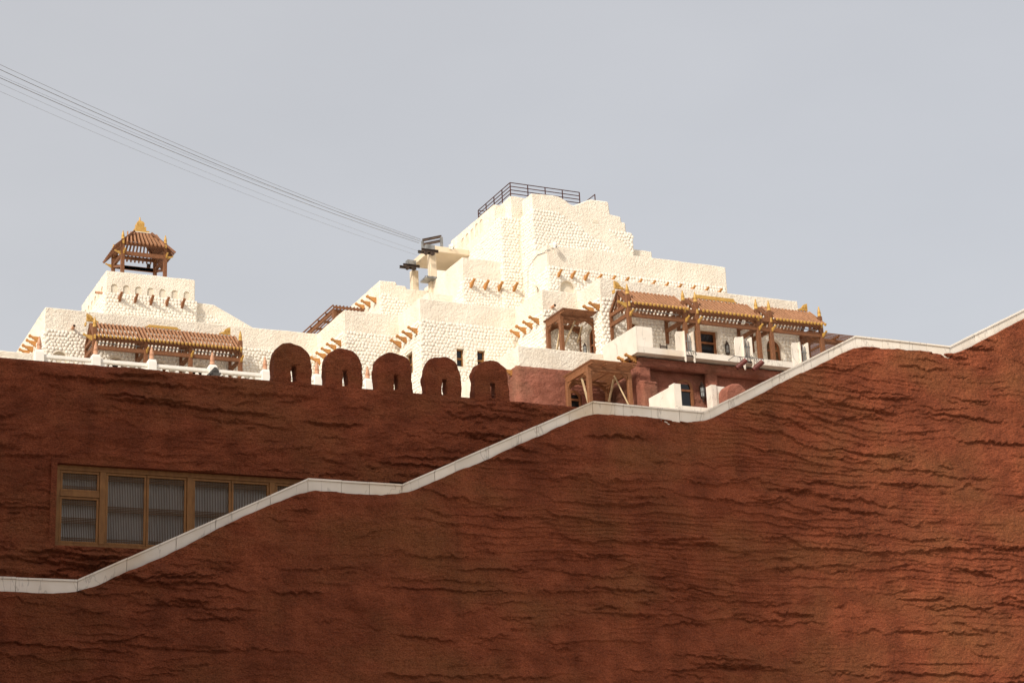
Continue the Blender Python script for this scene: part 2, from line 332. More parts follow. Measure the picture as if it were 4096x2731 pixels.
def arch_poly(a0, a1, b0, b1, n=9):
    r = (a1-a0)/2; c = (a0+a1)/2; bs = b1-r
    return [(a0, b0), (a1, b0)]+[(c+r*math.cos(math.pi*k/n), bs+r*math.sin(math.pi*k/n)) for k in range(n+1)]
FY = lambda a, b, t: (a, t, b)          # polygon in X-Z swept along Y
FX = lambda a, b, t: (t, a, b)          # polygon in Y-Z swept along X
def opening(axis, plane, a0, a1, b0, b1, depth=.3, arch=False):
    m_ = MB(); poly = arch_poly(a0, a1, b0, b1) if arch else [(a0,b0),(a1,b0),(a1,b1),(a0,b1)]
    m_.prism(poly, plane-.3, plane+depth, FY if axis == 'Y' else FX); return m_
def window(parent, axis, plane, a0, a1, b0, b1, rec=.16, arch=False, transom=None, mull=(), fw=.07, mt='frame', pane='dark', name='window'):
    """frame and dark pane set back in an opening"""
    fn = FY if axis == 'Y' else FX; y0 = plane+rec
    poly = arch_poly(a0, a1, b0, b1) if arch else [(a0,b0),(a1,b0),(a1,b1),(a0,b1)]
    inn = arch_poly(a0+fw, a1-fw, b0+fw, b1-fw) if arch else [(a0+fw,b0+fw),(a1-fw,b0+fw),(a1-fw,b1-fw),(a0+fw,b1-fw)]
    m_ = MB(); n = len(poly)
    for t0, t1 in ((y0, y0+.08),):
        vs = [fn(a,b,t0) for a,b in poly]+[fn(a,b,t0) for a,b in inn]+[fn(a,b,t1) for a,b in poly]+[fn(a,b,t1) for a,b in inn]
        fs = []
        for k in range(n):
            j = (k+1)%n
            fs += [(k,j,n+j,n+k), (2*n+k,3*n+k,3*n+j,2*n+j), (k,2*n+k,2*n+j,j), (n+k,n+j,3*n+j,3*n+k)]
        m_.add(vs, fs)
    if transom:
        m_.prism([(a0+fw,transom-.035),(a1-fw,transom-.035),(a1-fw,transom+.035),(a0+fw,transom+.035)], y0-.01, y0+.07, fn)
    for u in mull:
        tz = b1-fw-(0 if not arch else (a1-a0)/2-math.sqrt(max(0,((a1-a0)/2)**2-(u-(a0+a1)/2)**2)))
        m_.prism([(u-.03,b0+fw),(u+.03,b0+fw),(u+.03,tz),(u-.03,tz)], y0+.004, y0+.06, fn)
    wd = m_.build(name, M[mt], parent)
    MB().prism(inn, y0+.045, y0+.055, fn).build('pane', M[pane], wd)
    return wd

# ------------------------------------------------------------------ rounded pebbles
def pebble_mesh(k):
    r = random.Random(100+k); n = 8; vs = []; ph = r.uniform(0, 1)
    rad = [1+r.uniform(-.13, .13) for _ in range(n)]
    for ring, (s, h) in enumerate(((1.0, -.1), (.9, .36), (.6, .56))):
        for i in range(n):
            a = 2*math.pi*(i+ph)/n; sq = 1/max(abs(math.cos(a)), abs(math.sin(a)))**.18
            vs.append((s*rad[i]*sq*math.cos(a)*.5, s*rad[i]*sq*math.sin(a)*.5, h*.5))
    vs.append((0, 0, .30)); fs = []
    for q in range(2):
        for i in range(n): fs.append((q*n+i, q*n+(i+1)%n, (q+1)*n+(i+1)%n, (q+1)*n+i))
    for i in range(n): fs.append((2*n+i, 2*n+(i+1)%n, 3*n))
    me = bpy.data.meshes.new('stone'); me.from_pydata(vs, [], fs); me.materials.append(M['stone'])
    me.polygons.foreach_set('use_smooth', [True]*len(me.polygons)); me.update(); return me
PEB = [pebble_mesh(k) for k in range(8)]
PV = [np.array([v.co[:] for v in p.vertices]) for p in PEB]; PF = [[tuple(f.vertices) for f in p.polygons] for p in PEB]
def inside(poly, a, b):
    c = False; n = len(poly)
    for i in range(n):
        x0, y0 = poly[i]; x1, y1 = poly[(i+1)%n]
        if (y0 > b) != (y1 > b) and a < (x1-x0)*(b-y0)/(y1-y0)+x0: c = not c
    return c
class Stones:
    def __init__(s): s.l = []; s.r = random.Random(11)
    def face(s, axis, plane, poly, holes=(), pu=.142, pz=.13, proud=1.0):
        """poly in (u, z); holes: rectangles or arches (u0, u1, z0, z1, arch)"""
        us = [p[0] for p in poly]; zs = [p[1] for p in poly]; r = s.r; row = 0; z = max(zs)-pz*.5; sd = r.randrange(99)
        while z > min(zs):
            u = min(us)+pu*(.5 if row % 2 else .98)*.9
            while u < max(us)-pu*.35:
                wv = .022*math.sin(u*1.9+sd)+.02*math.sin(u*.8+z*1.3+sd*2)
                a = u+r.uniform(-.02, .02); b = z+r.uniform(-.022, .022)+(wv if z < max(zs)-pz*1.5 else 0)
                ok = inside(poly, a, b)
                for h in holes:
                    if h[0]-.07 < a < h[1]+.07 and h[2]-.05 < b < h[3]+.07:
                        if len(h) > 4 and h[4]:
                            c = (h[0]+h[1])/2; q = (h[1]-h[0])/2
                            if b < h[3]-q or (a-c)**2+(b-h[3]+q)**2 < (q+.07)**2: ok = False
                        else: ok = False
                if ok: s.l.append((axis, plane, a, b, r.uniform(.88, 1.1), r.uniform(.9, 1.1), r.uniform(-.5, .5), r.randrange(8), proud*r.uniform(.85, 1.15), pu, pz))
                u += pu*r.uniform(.93, 1.07)
            z -= pz; row += 1
    def matrix(s, e):
        axis, plane, a, b, k1, k2, rot, v, pr, pu, pz = e
        sx, sz, sy = pu*1.02*k1, pz*1.06*k2, .088*pr
        if axis == 'Y': loc = Vector((a, plane, b)); base = Matrix(((1,0,0),(0,0,-1),(0,1,0)))
        else: loc = Vector((plane, a, b)); base = Matrix(((0,0,-1),(-1,0,0),(0,1,0)))
        rr = Matrix.Rotation(rot*.5, 3, 'Z') @ Matrix.Diagonal((sx, sz, sy))
        M4 = (base @ rr).to_4x4(); M4.translation = loc; return M4
    def build(s, parent, limit=300):
        l = sorted(s.l, key=lambda e: (-(1 if e[0] == 'Y' else 0), (s.matrix(e).translation-CAM).length))
        inv = Matrix.Translation(-Vector(world_loc(parent)))
        for e in l[:limit]:
            o = bpy.data.objects.new('stone', PEB[e[7]]); COL.objects.link(o); o.parent = parent; o.matrix_local = inv @ s.matrix(e)
        V = []; Fc = []; off = 0
        for e in l[limit:]:
            m4 = np.array(s.matrix(e)); p = PV[e[7]] @ m4[:3, :3].T+m4[:3, 3]; V.append(p); Fc += [tuple(i+off for i in f) for f in PF[e[7]]]; off += len(p)
        if V:
            me = bpy.data.meshes.new('stone_facing'); me.from_pydata(np.concatenate(V).tolist(), [], Fc); me.materials.append(M['stone'])
            me.polygons.foreach_set('use_smooth', [True]*len(me.polygons)); me.update(); link('stone_facing', me, parent, kind='stuff')

# ------------------------------------------------------------------ carved corbels (projecting beam ends)
CORB = [(0,0),(0,-.235),(.035,-.245),(.06,-.215),(.085,-.20),(.115,-.205),(.135,-.165),(.165,-.145),(.2,-.152),(.215,-.115),(.245,-.085),(.275,-.095),(.30,-.06),(.325,-.035),(.365,-.045),(.405,-.03),(.435,.005),(.435,.045),(.405,.075),(.365,.07),(.33,.035),(.28,.012)]
def corbel(parent, axis, p, mt='corbel', L=1.0):
    """base top centre p; axis 'Y' projects towards -Y, 'X' towards -X"""
    me_key = ('corbel', axis, mt)
    if me_key not in _shared:
        if axis == 'Y': fn = lambda a, b, t: (t, -a, b)
        else: fn = lambda a, b, t: (-a, t, b)
        _shared[me_key] = MB().prism(CORB, -.05, .05, fn).mesh('corbel', M[mt], bevel=.006)
    o = bpy.data.objects.new('corbel', _shared[me_key]); COL.objects.link(o); o.parent = parent
    o.location = Vector(p)-Vector(world_loc(parent)); o.scale = (L*rnd.uniform(.95,1.05),)*3
    return o
_shared = {}

# ================================================================== THE SETTING
g = MB().add([(-900,-700,0),(900,-700,0),(900,1100,0),(-900,1100,0)], [(0,1,2,3)]).build('ground', M['ground']); g['kind'] = 'structure'
t_ = MB().box(2, 60, 40.7, 90, 0, 13.2).build('terrace', M['ground']); t_['kind'] = 'structure'
t_ = MB().box(8.0, 23.5, 58.5, 80, 13.204, 19.7).build('terrace', M['ground']); t_['kind'] = 'structure'

# ------------------------------------------------------------------ unseen tower and wing, added and shaped to shade the court
ob = thing('shade_tower', 'added slim cream tower out of view, shading the courtyard', 'building', (-14.5, 21, 0))
ang = math.atan2(.53, .848); ca, sa_ = math.cos(ang), math.sin(ang)
def TW(a, b, z): return (-13.5+a*ca+b*sa_, 21.6+a*sa_-b*ca, z)      # a: away from the sun, b: across
def tbox(a0, a1, b0, b1, z0, z1): return MB().add([TW(a, b, z) for z in (z0, z1) for b in (b0, b1) for a in (a0, a1)], [(0,2,3,1),(4,5,7,6),(0,1,5,4),(2,6,7,3),(0,4,6,2),(1,3,7,5)])
tbox(-7, 0, -8.6, 8.6, .004, 41.5).build('wall', M['plaster'], ob)
tbox(-7.2, .2, -8.8, 8.8, 41.504, 42.0).build('parapet', M['plaster'], ob)
for zf in range(3, 39, 4):
    for bb in (-6, -3, 0, 3, 6):
        w_ = tbox(.003, .06, bb-.7, bb+.7, zf, zf+1.9).build('window', M['frame'], ob); tbox(.062, .07, bb-.6, bb+.6, zf+.1, zf+1.8).build('pane', M['dark'], w_)
cw = thing('shade_wing', 'added broad red wing out of view, darkening the lower walls', 'building', (-4, 24, 0))  # out of view; added and raised to block sky from the lower walls
MB().box(-7.5, -.8, 12, 35, .004, 23.0).build('wall', M['pink'], cw)
MB().box(-7.7, -.6, 11.8, 35.2, 23.004, 23.3).build('parapet', M['plaster'], cw)

# ------------------------------------------------------------------ stair wall in front, marble coping following the flights
YF = 36.0
top_pts = [(-2.0,6.13),(0.6,6.13),(5.4,8.475),(7.62,8.475),(12.46,10.838),(14.62,10.838),(19.48,13.12),(22.50,13.10),(27.22,15.492),(30.22,15.492),(35.06,17.85),(38.0,17.85)]
TX = np.array([p[0] for p in top_pts]); TZ = np.array([p[1] for p in top_pts])
def ctop(x): return float(np.interp(x, TX, TZ))
def ctop_s(x): return float(np.mean([np.interp(x+d, TX, TZ) for d in (-.5,-.3,-.15,0,.15,.3,.5)]))
def rtop(x):                                                # ragged upper edge of the render, lapping the marble
    a = np.array([x]); z0 = np.array([0.])
    return ctop_s(x)-.262+.16*float(fbm(a*.7, z0, 3, 21)[0])+.05*float(fbm(a*4, z0, 2, 25)[0])
sw = thing('stair_wall', 'sloping rough red stair wall with veined white marble coping in front', 'wall', (18, YF+.3, 0))
rock_face('rendered_face', M['red'], sw, 'Y', YF-.085, -1.0, 37.0, 5.2, rtop, .031, .0195, 2, n=880, amp=1.0, rr=.03)
mb = MB()                                                   # the wall's body behind the render
poly = [(-1.5,0),(37.5,0)]+[(x, z-.06) for x, z in reversed(top_pts) if -1.5 < x < 37.5]
mb.prism(poly, YF+.14, YF+.42, FY); mb.build('wall_body', M['red'], sw)
MB().box(-1.0, 37.0, YF-.08, YF+.14, .004, 5.21).build('wall_foot', M['red'], sw)
# coping: fascia panels and cap slabs, one by one
r_ = random.Random(5)
for i in range(len(top_pts)-1):
    (xa, za), (xb, zb) = top_pts[i], top_pts[i+1]
    n = max(1, round((xb-xa)/r_.uniform(.72, .95)))
    cuts = [xa+(xb-xa)*(k+(r_.uniform(-.15,.15) if 0 < k < n else 0))/n for k in range(n+1)]
    for k in range(n):
        x0, x1 = cuts[k]+.005, cuts[k+1]-.005; s_ = (zb-za)/(xb-xa)
        z0, z1 = za+s_*(x0-xa), za+s_*(x1-xa); jy = r_.uniform(-.007,.007); jz = r_.uniform(-.004,.004); z0 += jz; z1 += jz
        MB().prism([(x0,z0-.42),(x1,z1-.42),(x1,z1-.044),(x0,z0-.044)], YF-.03+jy, YF+.01+jy, FY).build('coping_panel', M['marble'], sw)
        MB().prism([(x0,z0-.04),(x1,z1-.04),(x1,z1),(x0,z0)], YF-.06+jy, YF+.46+jy, FY).build('coping_slab', M['marble'], sw)
# the stairs themselves, behind that wall
st = MB()
for i in range(len(top_pts)-1):
    (xa, za), (xb, zb) = top_pts[i], top_pts[i+1]
    n = max(1, round(abs(zb-za)/.157))
    for k in range(n): st.box(xa+(xb-xa)*k/n, xa+(xb-xa)*(k+1)/n, YF+.424, 39.3, .004, za-1.0+(zb-za)*(k+1)/n)
o = st.build('stairs', M['ground']); o['kind'] = 'structure'

# ------------------------------------------------------------------ battlement wall with latticed window
YB = 40.0; ZB = 14.20
bw = thing('battlement_wall', 'dark red battlement wall with five round-topped merlons above the lattice window', 'wall', (14, YB+.3, 0))
wx0, wx1, wz0, wz1 = 7.93, 14.0, 9.98, 11.88
a = at(1553, 1922, YB); b = at(1640, 1930, YB)
rx0, rx1, rz1 = a.x, b.x+.9, a.z
btop = lambda x: ZB+.05+.05*float(fbm(np.array([x*1.3]), np.array([0.]), 3, 33)[0])
rock_face('rendered_face', M['red'], bw, 'Y', YB, 1.0, 24.0, 7.6, btop, .032, .022, 77, n=380, amp=1.2, holes=[(wx0,wx1,wz0,wz1),(rx0,rx1,8.6,rz1)])
mb = MB(); mb.box(1.0, 24, YB+.35, YB+.6, 0, ZB+.03)
mb.box(1.0, 24, YB+.04, YB+.346, ZB-.3, ZB+.035)
for x0, x1, z0, z1 in ((wx0,wx1,wz0,wz1),(rx0,rx1,8.6,rz1)):    # reveals
    mb.box(x0-.12, x0+.012, YB-.05, YB+.345, z0-.1, z1+.1); mb.box(x1-.012, x1+.12, YB-.05, YB+.345, z0-.1, z1+.1)
    mb.box(x0+.0125, x1-.0125, YB-.02, YB+.345, z1-.012, z1+.11); mb.box(x0+.0125, x1-.0125, YB-.03, YB+.345, z0-.11, z0+.012)
mb.box(1.0, 24, YB, YB+.33, .004, 7.6)
mb.build('wall_body', M['red'], bw)
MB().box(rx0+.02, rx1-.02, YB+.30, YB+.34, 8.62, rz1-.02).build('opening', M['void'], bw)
# window: frame, mullions, latticed leaves
win = thing_win = MB()
Yw = YB+.13
win.box(wx0+.013, wx1-.013, Yw, Yw+.10, wz1-.13, wz1-.013); win.box(wx0+.013, wx1-.013, Yw, Yw+.10, wz0+.013, wz0+.10)
win.box(wx0+.013, wx0+.12, Yw+.001, Yw+.099, wz0+.1005, wz1-.1305)
def WX(zx): return AX(zx/1.5207, 2050, Yw)
muls = [(WX(603), WX(640)), (WX(1137), WX(1172)), (WX(1640), WX(1676))]
for m0, m1 in muls: win.box(m0, m1, Yw-.01, Yw+.098, wz0+.1005, wz1-.1305)
frame = win.build('window_frame', M['framebrown'], bw, bevel=.006)
MB().box(wx0+.02, wx1-.02, Yw+.16, Yw+.165, wz0+.05, wz1-.05).build('pane', M['frost'], frame)
def leaf(x0, x1, z0, z1, bands):
    m_ = MB(); t = .055
    m_.box(x0, x1, Yw+.02, Yw+.085, z0, z0+t); m_.box(x0, x1, Yw+.02, Yw+.085, z1-t, z1)
    m_.box(x0, x0+t, Yw+.021, Yw+.084, z0+t+.0005, z1-t-.0005); m_.box(x1-t, x1, Yw+.021, Yw+.084, z0+t+.0005, z1-t-.0005)
    lf = m_.build('window_leaf', M['framebrown'], bw, bevel=.005)
    a0, a1, b0, b1 = x0+t, x1-t, z0+t, z1-t; l_ = MB(); n = max(6, int((a1-a0)/.037))
    for k in range(1, n):
        x = a0+(a1-a0)*k/n; l_.box(x-.0065, x+.0065, Yw+.045, Yw+.065, b0, b1)
    for bz in bands:
        for q in range(bz[1]):
            z = bz[0]+q*.037; l_.box(a0, a1, Yw+.040, Yw+.070, z-.009, z+.009)
    l_.build('lattice', M['lattice'], lf, kind='stuff')
def bnd(z0, z1, full=True):
    b_ = [(z0+.09, 2), (z1-.17, 3)]
    if full: b_.append(((z0+z1)/2-.06, 4))
    return b_
zT, zBt = wz1-.135, wz0+.105
cx0, cx1 = wx0+.125, muls[0][0]-.005; ztr = AZ(500/1.5207, 1700+421/1.5207, Yw)
MB().box(cx0, cx1, Yw-.005, Yw+.09, ztr-.055, ztr+.055).build('transom', M['framebrown'], frame)
leaf(cx0, cx1, ztr+.06, zT, bnd(ztr+.06, zT, False)); leaf(cx0, cx1, zBt, ztr-.06, bnd(zBt, ztr-.06))
for m0, m1 in ((muls[0][1], muls[1][0]), (muls[1][1], muls[2][0]), (muls[2][1], wx1-.02)):
    mid = (m0+m1)/2
    leaf(m0+.006, mid-.004, zBt, zT, bnd(zBt, zT)); leaf(mid+.004, m1-.006, zBt, zT, bnd(zBt, zT))
# merlons with arrow slits
def merlon(parent, xl, xr, ztop, zbase, y0, th, seed, slit=True, mt='red', name='merlon'):
    c = (xl+xr)/2; hw = (xr-xl)/2; n = 22; out = []; r = hw
    zs = ztop-r*.95
    out = [(xl-.01, zbase), (xl-.005, (zbase+zs)/2)]
    arc = [(c-r*math.cos(math.pi*k/n), zs+r*.95*math.sin(math.pi*k/n)) for k in range(n+1)]
    poly = [(xl-.015, zbase)]+arc+[(xr+.015, zbase)]
    bm = bmesh.new(); f = bm.faces.new([bm.verts.new((a, y0, b)) for a, b in poly])
    ex = bmesh.ops.extrude_face_region(bm, geom=[f]); bmesh.ops.translate(bm, verts=[v for v in ex['geom'] if isinstance(v, bmesh.types.BMVert)], vec=(0, th, 0))
    bmesh.ops.recalc_face_normals(bm, faces=bm.faces)
    me = bpy.data.meshes.new(name); bm.to_mesh(me); bm.free()
    if slit:
        s = c+.03; z0 = zbase+.09
        k = MB().add([(s-.068,y0-.2,z0),(s+.068,y0-.2,z0),(s+.068,y0+th+.2,z0),(s-.068,y0+th+.2,z0),(s-.068,y0-.2,z0+.40),(s+.068,y0-.2,z0+.40),(s+.068,y0+th+.2,z0+.40),(s-.068,y0+th+.2,z0+.40)],
                     [(3,2,1,0),(4,5,6,7),(0,1,5,4),(1,2,6,5),(2,3,7,6),(3,0,4,7)])
        me = cut(me, [k])
    bm = bmesh.new(); bm.from_mesh(me); bmesh.ops.triangulate(bm, faces=bm.faces)
    for _ in range(5):
        lg = [e for e in bm.edges if e.calc_length() > .055]
        if not lg: break
        bmesh.ops.subdivide_edges(bm, edges=lg, cuts=1); bmesh.ops.triangulate(bm, faces=bm.faces)
    bm.normal_update()
    P = np.array([v.co[:] for v in bm.verts]); a_, b_, y_ = P[:, 0]+seed, P[:, 2], P[:, 1]*2
    D = .15*fbm(a_*2.3+y_, b_*2.6, 3, seed)+.07*fbm(a_*7, b_*8+y_, 2, seed+3)
    for v, d in zip(bm.verts, D): v.co = v.co+v.normal*float(d)
    bmesh.ops.smooth_vert(bm, verts=bm.verts, factor=.4, use_axis_x=True, use_axis_y=True, use_axis_z=True)
    bm.to_mesh(me); bm.free(); me.materials.clear(); me.materials.append(M[mt]); me.polygons.foreach_set('use_smooth', [True]*len(me.polygons))
    return link(name, me, parent)
for i, (pl, pr, pt) in enumerate(((1098,1246,1370),(1306,1450,1390),(1511,1652,1406),(1707,1846,1421),(1902,2039,1442))):
    merlon(bw, AX(pl, 1480+i*20, YB-.02), AX(pr, 1480+i*20, YB-.02), AZ((pl+pr)/2, pt, YB-.02), ZB-.03, YB+.02, .30, 10+i)

# ================================================================== LEFT HOUSE
lh = thing('stone_house', 'white pebble-faced house with roof pavilion behind the zigzag balustrade', 'building', (18, 68, 13))
ls = Stones()
Y1 = 65.44; X1 = 12.35; Z1 = 24.38
aw = []                                                     # arched openings, only their heads show above the balustrade
for pc, pw, ptop in ((464,62,1428),(640,60,1447),(800,62,1462)):
    x0, x1 = AX(pc-pw/2, ptop+30, Y1), AX(pc+pw/2, ptop+30, Y1); aw.append((x0, x1, 19.72, AZ(pc, ptop, Y1)))
nx0, nx1 = AX(208,1418,Y1), AX(268,1424,Y1); nich = (nx0, nx1, 20.2, AZ(238,1405,Y1))
block(lh, X1, 23.4, Y1, 72, 13.2, Z1, [opening('Y', Y1, *q, .45, True) for q in aw]+[opening('Y', Y1, *nich, .12, True)])
for q in aw: window(lh, 'Y', Y1, *q, rec=.3, arch=True, transom=q[3]-.55)
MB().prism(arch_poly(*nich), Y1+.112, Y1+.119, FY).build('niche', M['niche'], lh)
ls.face('Y', Y1, [(X1+.02,19.8),(23.1,19.8),(23.1,23.52),(X1+.02,23.52)], [(*q, True) for q in aw+[nich]], proud=1.35)
ls.face('X', X1, [(Y1,20.5),(69.5,20.5),(69.5,23.0),(Y1,23.52)], proud=1.3)
# upper storey
Y2 = 70.0; p = at(425, 1081, Y2); X2 = p.x; Z2 = p.z; X2r = AX(780, 1117, Y2); zs2 = 26.87
na = []
for k in range(7):
    c0 = at(300+(615+k*189.5)/3.92, 840+(1235+k*19.5)/3.92, Y2); na.append((c0.x-.135, c0.x+.135, zs2-.03, c0.z+.21))
sa = [(Y2+.55+k*.62, Y2+.55+k*.62+.34, zs2-.05, zs2+.48) for k in range(6)]
block(lh, X2, X2r, Y2, 74.6, zs2-.35, Z2, [opening('Y', Y2, *q, .05, True) for q in na]+[opening('X', X2, *q, .05, True) for q in sa])
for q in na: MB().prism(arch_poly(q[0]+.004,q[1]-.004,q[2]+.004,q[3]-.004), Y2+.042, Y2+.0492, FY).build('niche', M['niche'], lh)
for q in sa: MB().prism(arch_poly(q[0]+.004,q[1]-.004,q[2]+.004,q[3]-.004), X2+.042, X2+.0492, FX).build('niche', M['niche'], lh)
block(lh, X2-.05, X2r+.10, Y2-.03, 74.7, 24.0, zs2)
ls.face('Y', Y2-.03, [(X2-.03,24.3),(X2r+.1,24.3),(X2r+.1,zs2),(X2-.03,zs2)])
ls.face('X', X2-.05, [(Y2,24.3),(74.4,24.3),(74.4,zs2-.1),(Y2,zs2)])
# sloping stair parapet on its right
Y3 = 70.25; pts = [at(*q, Y3) for q in ((792,1210),(856,1218),(1014,1310),(1090,1356))]
poly = [(X2r-.3, 23.5), (X2r-.3, pts[0].z)]+[(q.x, q.z) for q in pts]+[(pts[-1].x, 23.5)]
MB().prism(poly, Y3, Y3+.5, FY).build('stair_parapet', M['plaster'], lh, bevel=.04)
sp = [at(300+790/3.92+0, 1275, Y3), at(868,1262,Y3), at(890,1296,Y3)]
q0 = at(796,1258,Y3); q1 = at(845,1262,Y3); q2 = at(884,1292,Y3); q3 = at(905,1306,Y3)
ls.face('Y', Y3, [(X2r+.1,24.2),(q3.x,24.2),(q3.x,q3.z),(q2.x,q2.z),(q1.x,q1.z),(X2r+.1,q0.z)])
for k in range(5):
    c0 = at(300+(697+k*245)/3.92, 840+(1352+k*26)/3.92, Y2-.03); corbel(lh, 'Y', (c0.x, Y2-.03, c0.z), 'corbel_dark')
for px, py in ((160,1349),(147,1366),(133,1387),(118,1403)):
    c0 = at(px, py, X=X1); corbel(lh, 'X', (X1, c0.y, c0.z))
def spout(parent, p, d, L=.3):
    q = Vector(p)+Vector(d)*L
    m_ = MB(); m_.tube([p, q], .055, 12); o = m_.build('pipe_spout', M['terracotta'], parent)
    MB().tube([q-Vector(d)*.01, q+Vector(d)*.004], .044, 12).build('pipe_bore', M['void'], o)
c0 = at(290, 1314, Y1); spout(lh, (c0.x, Y1+.05, c0.z), Vector((0,-.95,.05)).normalized(), .35)
c0 = at(410, 1172, X=X2); spout(lh, (X2+.05, c0.y, c0.z), (-1,0,0), .35)
ls.build(lh)

# low plaster wall at the terrace's end
o = thing('terrace_parapet', 'low cream plaster parapet at the frame edge, left of the balustrade', 'wall', (9.5, 62.2, 19.7))
block(o, 6.5, 11.7, 62.0, 62.4, 15.0, 21.42)

# ================================================================== STEPPED HOUSE (centre)
ch = thing('stepped_house', 'cream stepped house of set-back pebble-faced blocks behind the merlons', 'building', (26, 63, 13))
cs = Stones()
YB1, XB1 = 62.32, 23.12; YB2, XB2 = 60.16, 25.37; YB3, XB3 = 57.84, 29.42; YB4, XB4 = 56.0, 30.92; XR4 = 39.78
zst = 23.52
block(ch, XB1, XB2+.4, YB1, 72, 13.2, Z1)
w1 = [(AX(1827,1430,YB2), AX(1857,1430,YB2), AZ(1842,1465,YB2), AZ(1842,1394,YB2)), (AX(1910,1440,YB2), AX(1942,1440,YB2), AZ(1926,1473,YB2), AZ(1926,1401,YB2))]
lwy0, lwy1 = at(1650,1430,X=XB2).y, at(1622,1430,X=XB2).y; lwz0, lwz1 = at(1636,1500,X=XB2).z, at(1636,1412,X=XB2).z
block(ch, XB2, XB3+.5, YB2, 71.9, 13.2, Z1-.01, [opening('Y', YB2, *q, .3) for q in w1]+[opening('X', XB2, lwy0, lwy1, lwz0, lwz1, .3)])
for q in w1: window(ch, 'Y', YB2, *q, rec=.14, transom=(q[2]+q[3])/2-.02, fw=.05, mt='framebrown')
window(ch, 'X', XB2, lwy0, lwy1, lwz0, lwz1, rec=.12, transom=(lwz0+lwz1)/2, mull=((lwy0+lwy1)/2,), fw=.05, mt='framebrown')
pw0 = at(2117,1380,X=XB3).y
block(ch, XB3, XB4+.5, YB3, 71.8, 13.2, Z1+.01)
for (yp, xp, xe, ye) in ((YB1,XB1,XB2,Y1),(YB2,XB2,XB3,YB1)):
    cs.face('Y', yp, [(xp+.02,18.6),(xe-.03,18.6),(xe-.03,zst),(xp+.02,zst)], w1 if yp == YB2 else ())
    cs.face('X', xp, [(yp+.03,18.6),(ye-.03,18.6),(ye-.03,zst),(yp+.03,zst)], [(lwy0,lwy1,lwz0,lwz1)] if xp == XB2 else ())
cs.face('Y', YB3, [(XB3+.02,20.9),(XB4-.03,20.9),(XB4-.03,zst+.08),(XB3+.02,zst+.08)], proud=1.4)
cs.face('X', XB3, [(YB3+.03,20.9),(YB2-.03,20.9),(YB2-.03,zst),(YB3+.03,zst)], proud=1.2)
for lst, xx in ((((735,945),(692,985),(650,1020),(610,1058),(565,1088)), XB1), (((1347,840),(1302,880),(1258,918),(1215,958)), XB2)):
    for q in lst:
        c0 = at(1000+q[0]/2.01, 900+(q[1]-22)/2.01, X=xx); corbel(ch, 'X', (xx, c0.y, 23.22))
for q in ((408,528),(340,578),(272,625),(205,670)):
    c0 = at(2000+q[0]/2.6133, 1080+(q[1]-20)/2.6133, X=XB3); corbel(ch, 'X', (XB3, c0.y, c0.z))
c0 = at(2208, 1229, YB3); spout(ch, (c0.x, YB3+.05, c0.z), (0,-1,0), .3)
# roof house behind
YC1 = 67.5; pc = at(1517, 1121, YC1); XC1 = pc.x; ZC1 = pc.z
stp = [at(*q, YC1) for q in ((1517,1121),(1585,1127),(1586,1139),(1624,1144),(1626,1155),(1740,1165))]
poly = [(XC1, 22.5)]+[(q.x, q.z) for q in stp]+[(stp[-1].x, 22.5)]
MB().prism(poly, YC1, YC1+.45, FY).build('parapet', M['plaster'], ch, bevel=.04)
block(ch, XC1+.002, XC1+.45, YC1+.452, 72.5, 22.5, ZC1-.004)
block(ch, XC1+.46, stp[-1].x+.6, YC1+.46, 73, 22.5, stp[-1].z-.3)
a = at(1512,1171,YC1); b = at(1560,1180,YC1); c_ = at(1645,1222,YC1)
cs.face('Y', YC1, [(XC1+.02,24.0),(c_.x,24.0),(c_.x,c_.z),(b.x,b.z),(XC1+.02,a.z)])
for q in ((1013,603),(965,637),(918,662)):
    c0 = at(1000+q[0]/2.01, 900+(q[1]-18)/2.01, X=XC1); corbel(ch, 'X', (XC1, c0.y, c0.z))
a = at(1737,1172,65.0); b = at(1800,1180,65.0)
block(ch, a.x-.3, b.x+.6, 65.0, 68, 22, a.z)
cs.build(ch)

# ================================================================== TOWER (keep) at the top
kt = thing('keep_tower', 'tall cream pebble-faced tower with stepped gable rising above everything', 'building', (33, 66, 20))
ks = Stones()
YT0, YTP, YT, YT4 = 63.9, 63.78, 62.65, 61.5
p = at(1848,1027.6,YT0); XT0, ZT0 = p.x, p.z
p = at(2000,866,YTP); XTP, ZTP = p.x, p.z
p = at(2123,773,YT); XT, ZT = p.x, p.z
p = at(2184,977,YT4); XT4, ZT4 = p.x, p.z; XT4r = AX(2902,1065,YT4)
block(kt, XT0, XTP+.3, YT0, 68, 20, ZT0)
a = at(1858,1110,YT0); zsT0 = a.z
ks.face('Y', YT0, [(XT0+.02,23.8),(XTP-.02,23.8),(XTP-.02,zsT0),(XT0+.02,zsT0)])
ks.face('X', XT0, [(YT0+.03,23.8),(66.6,23.8),(66.2,24.9),(YT0+.03,zsT0)])
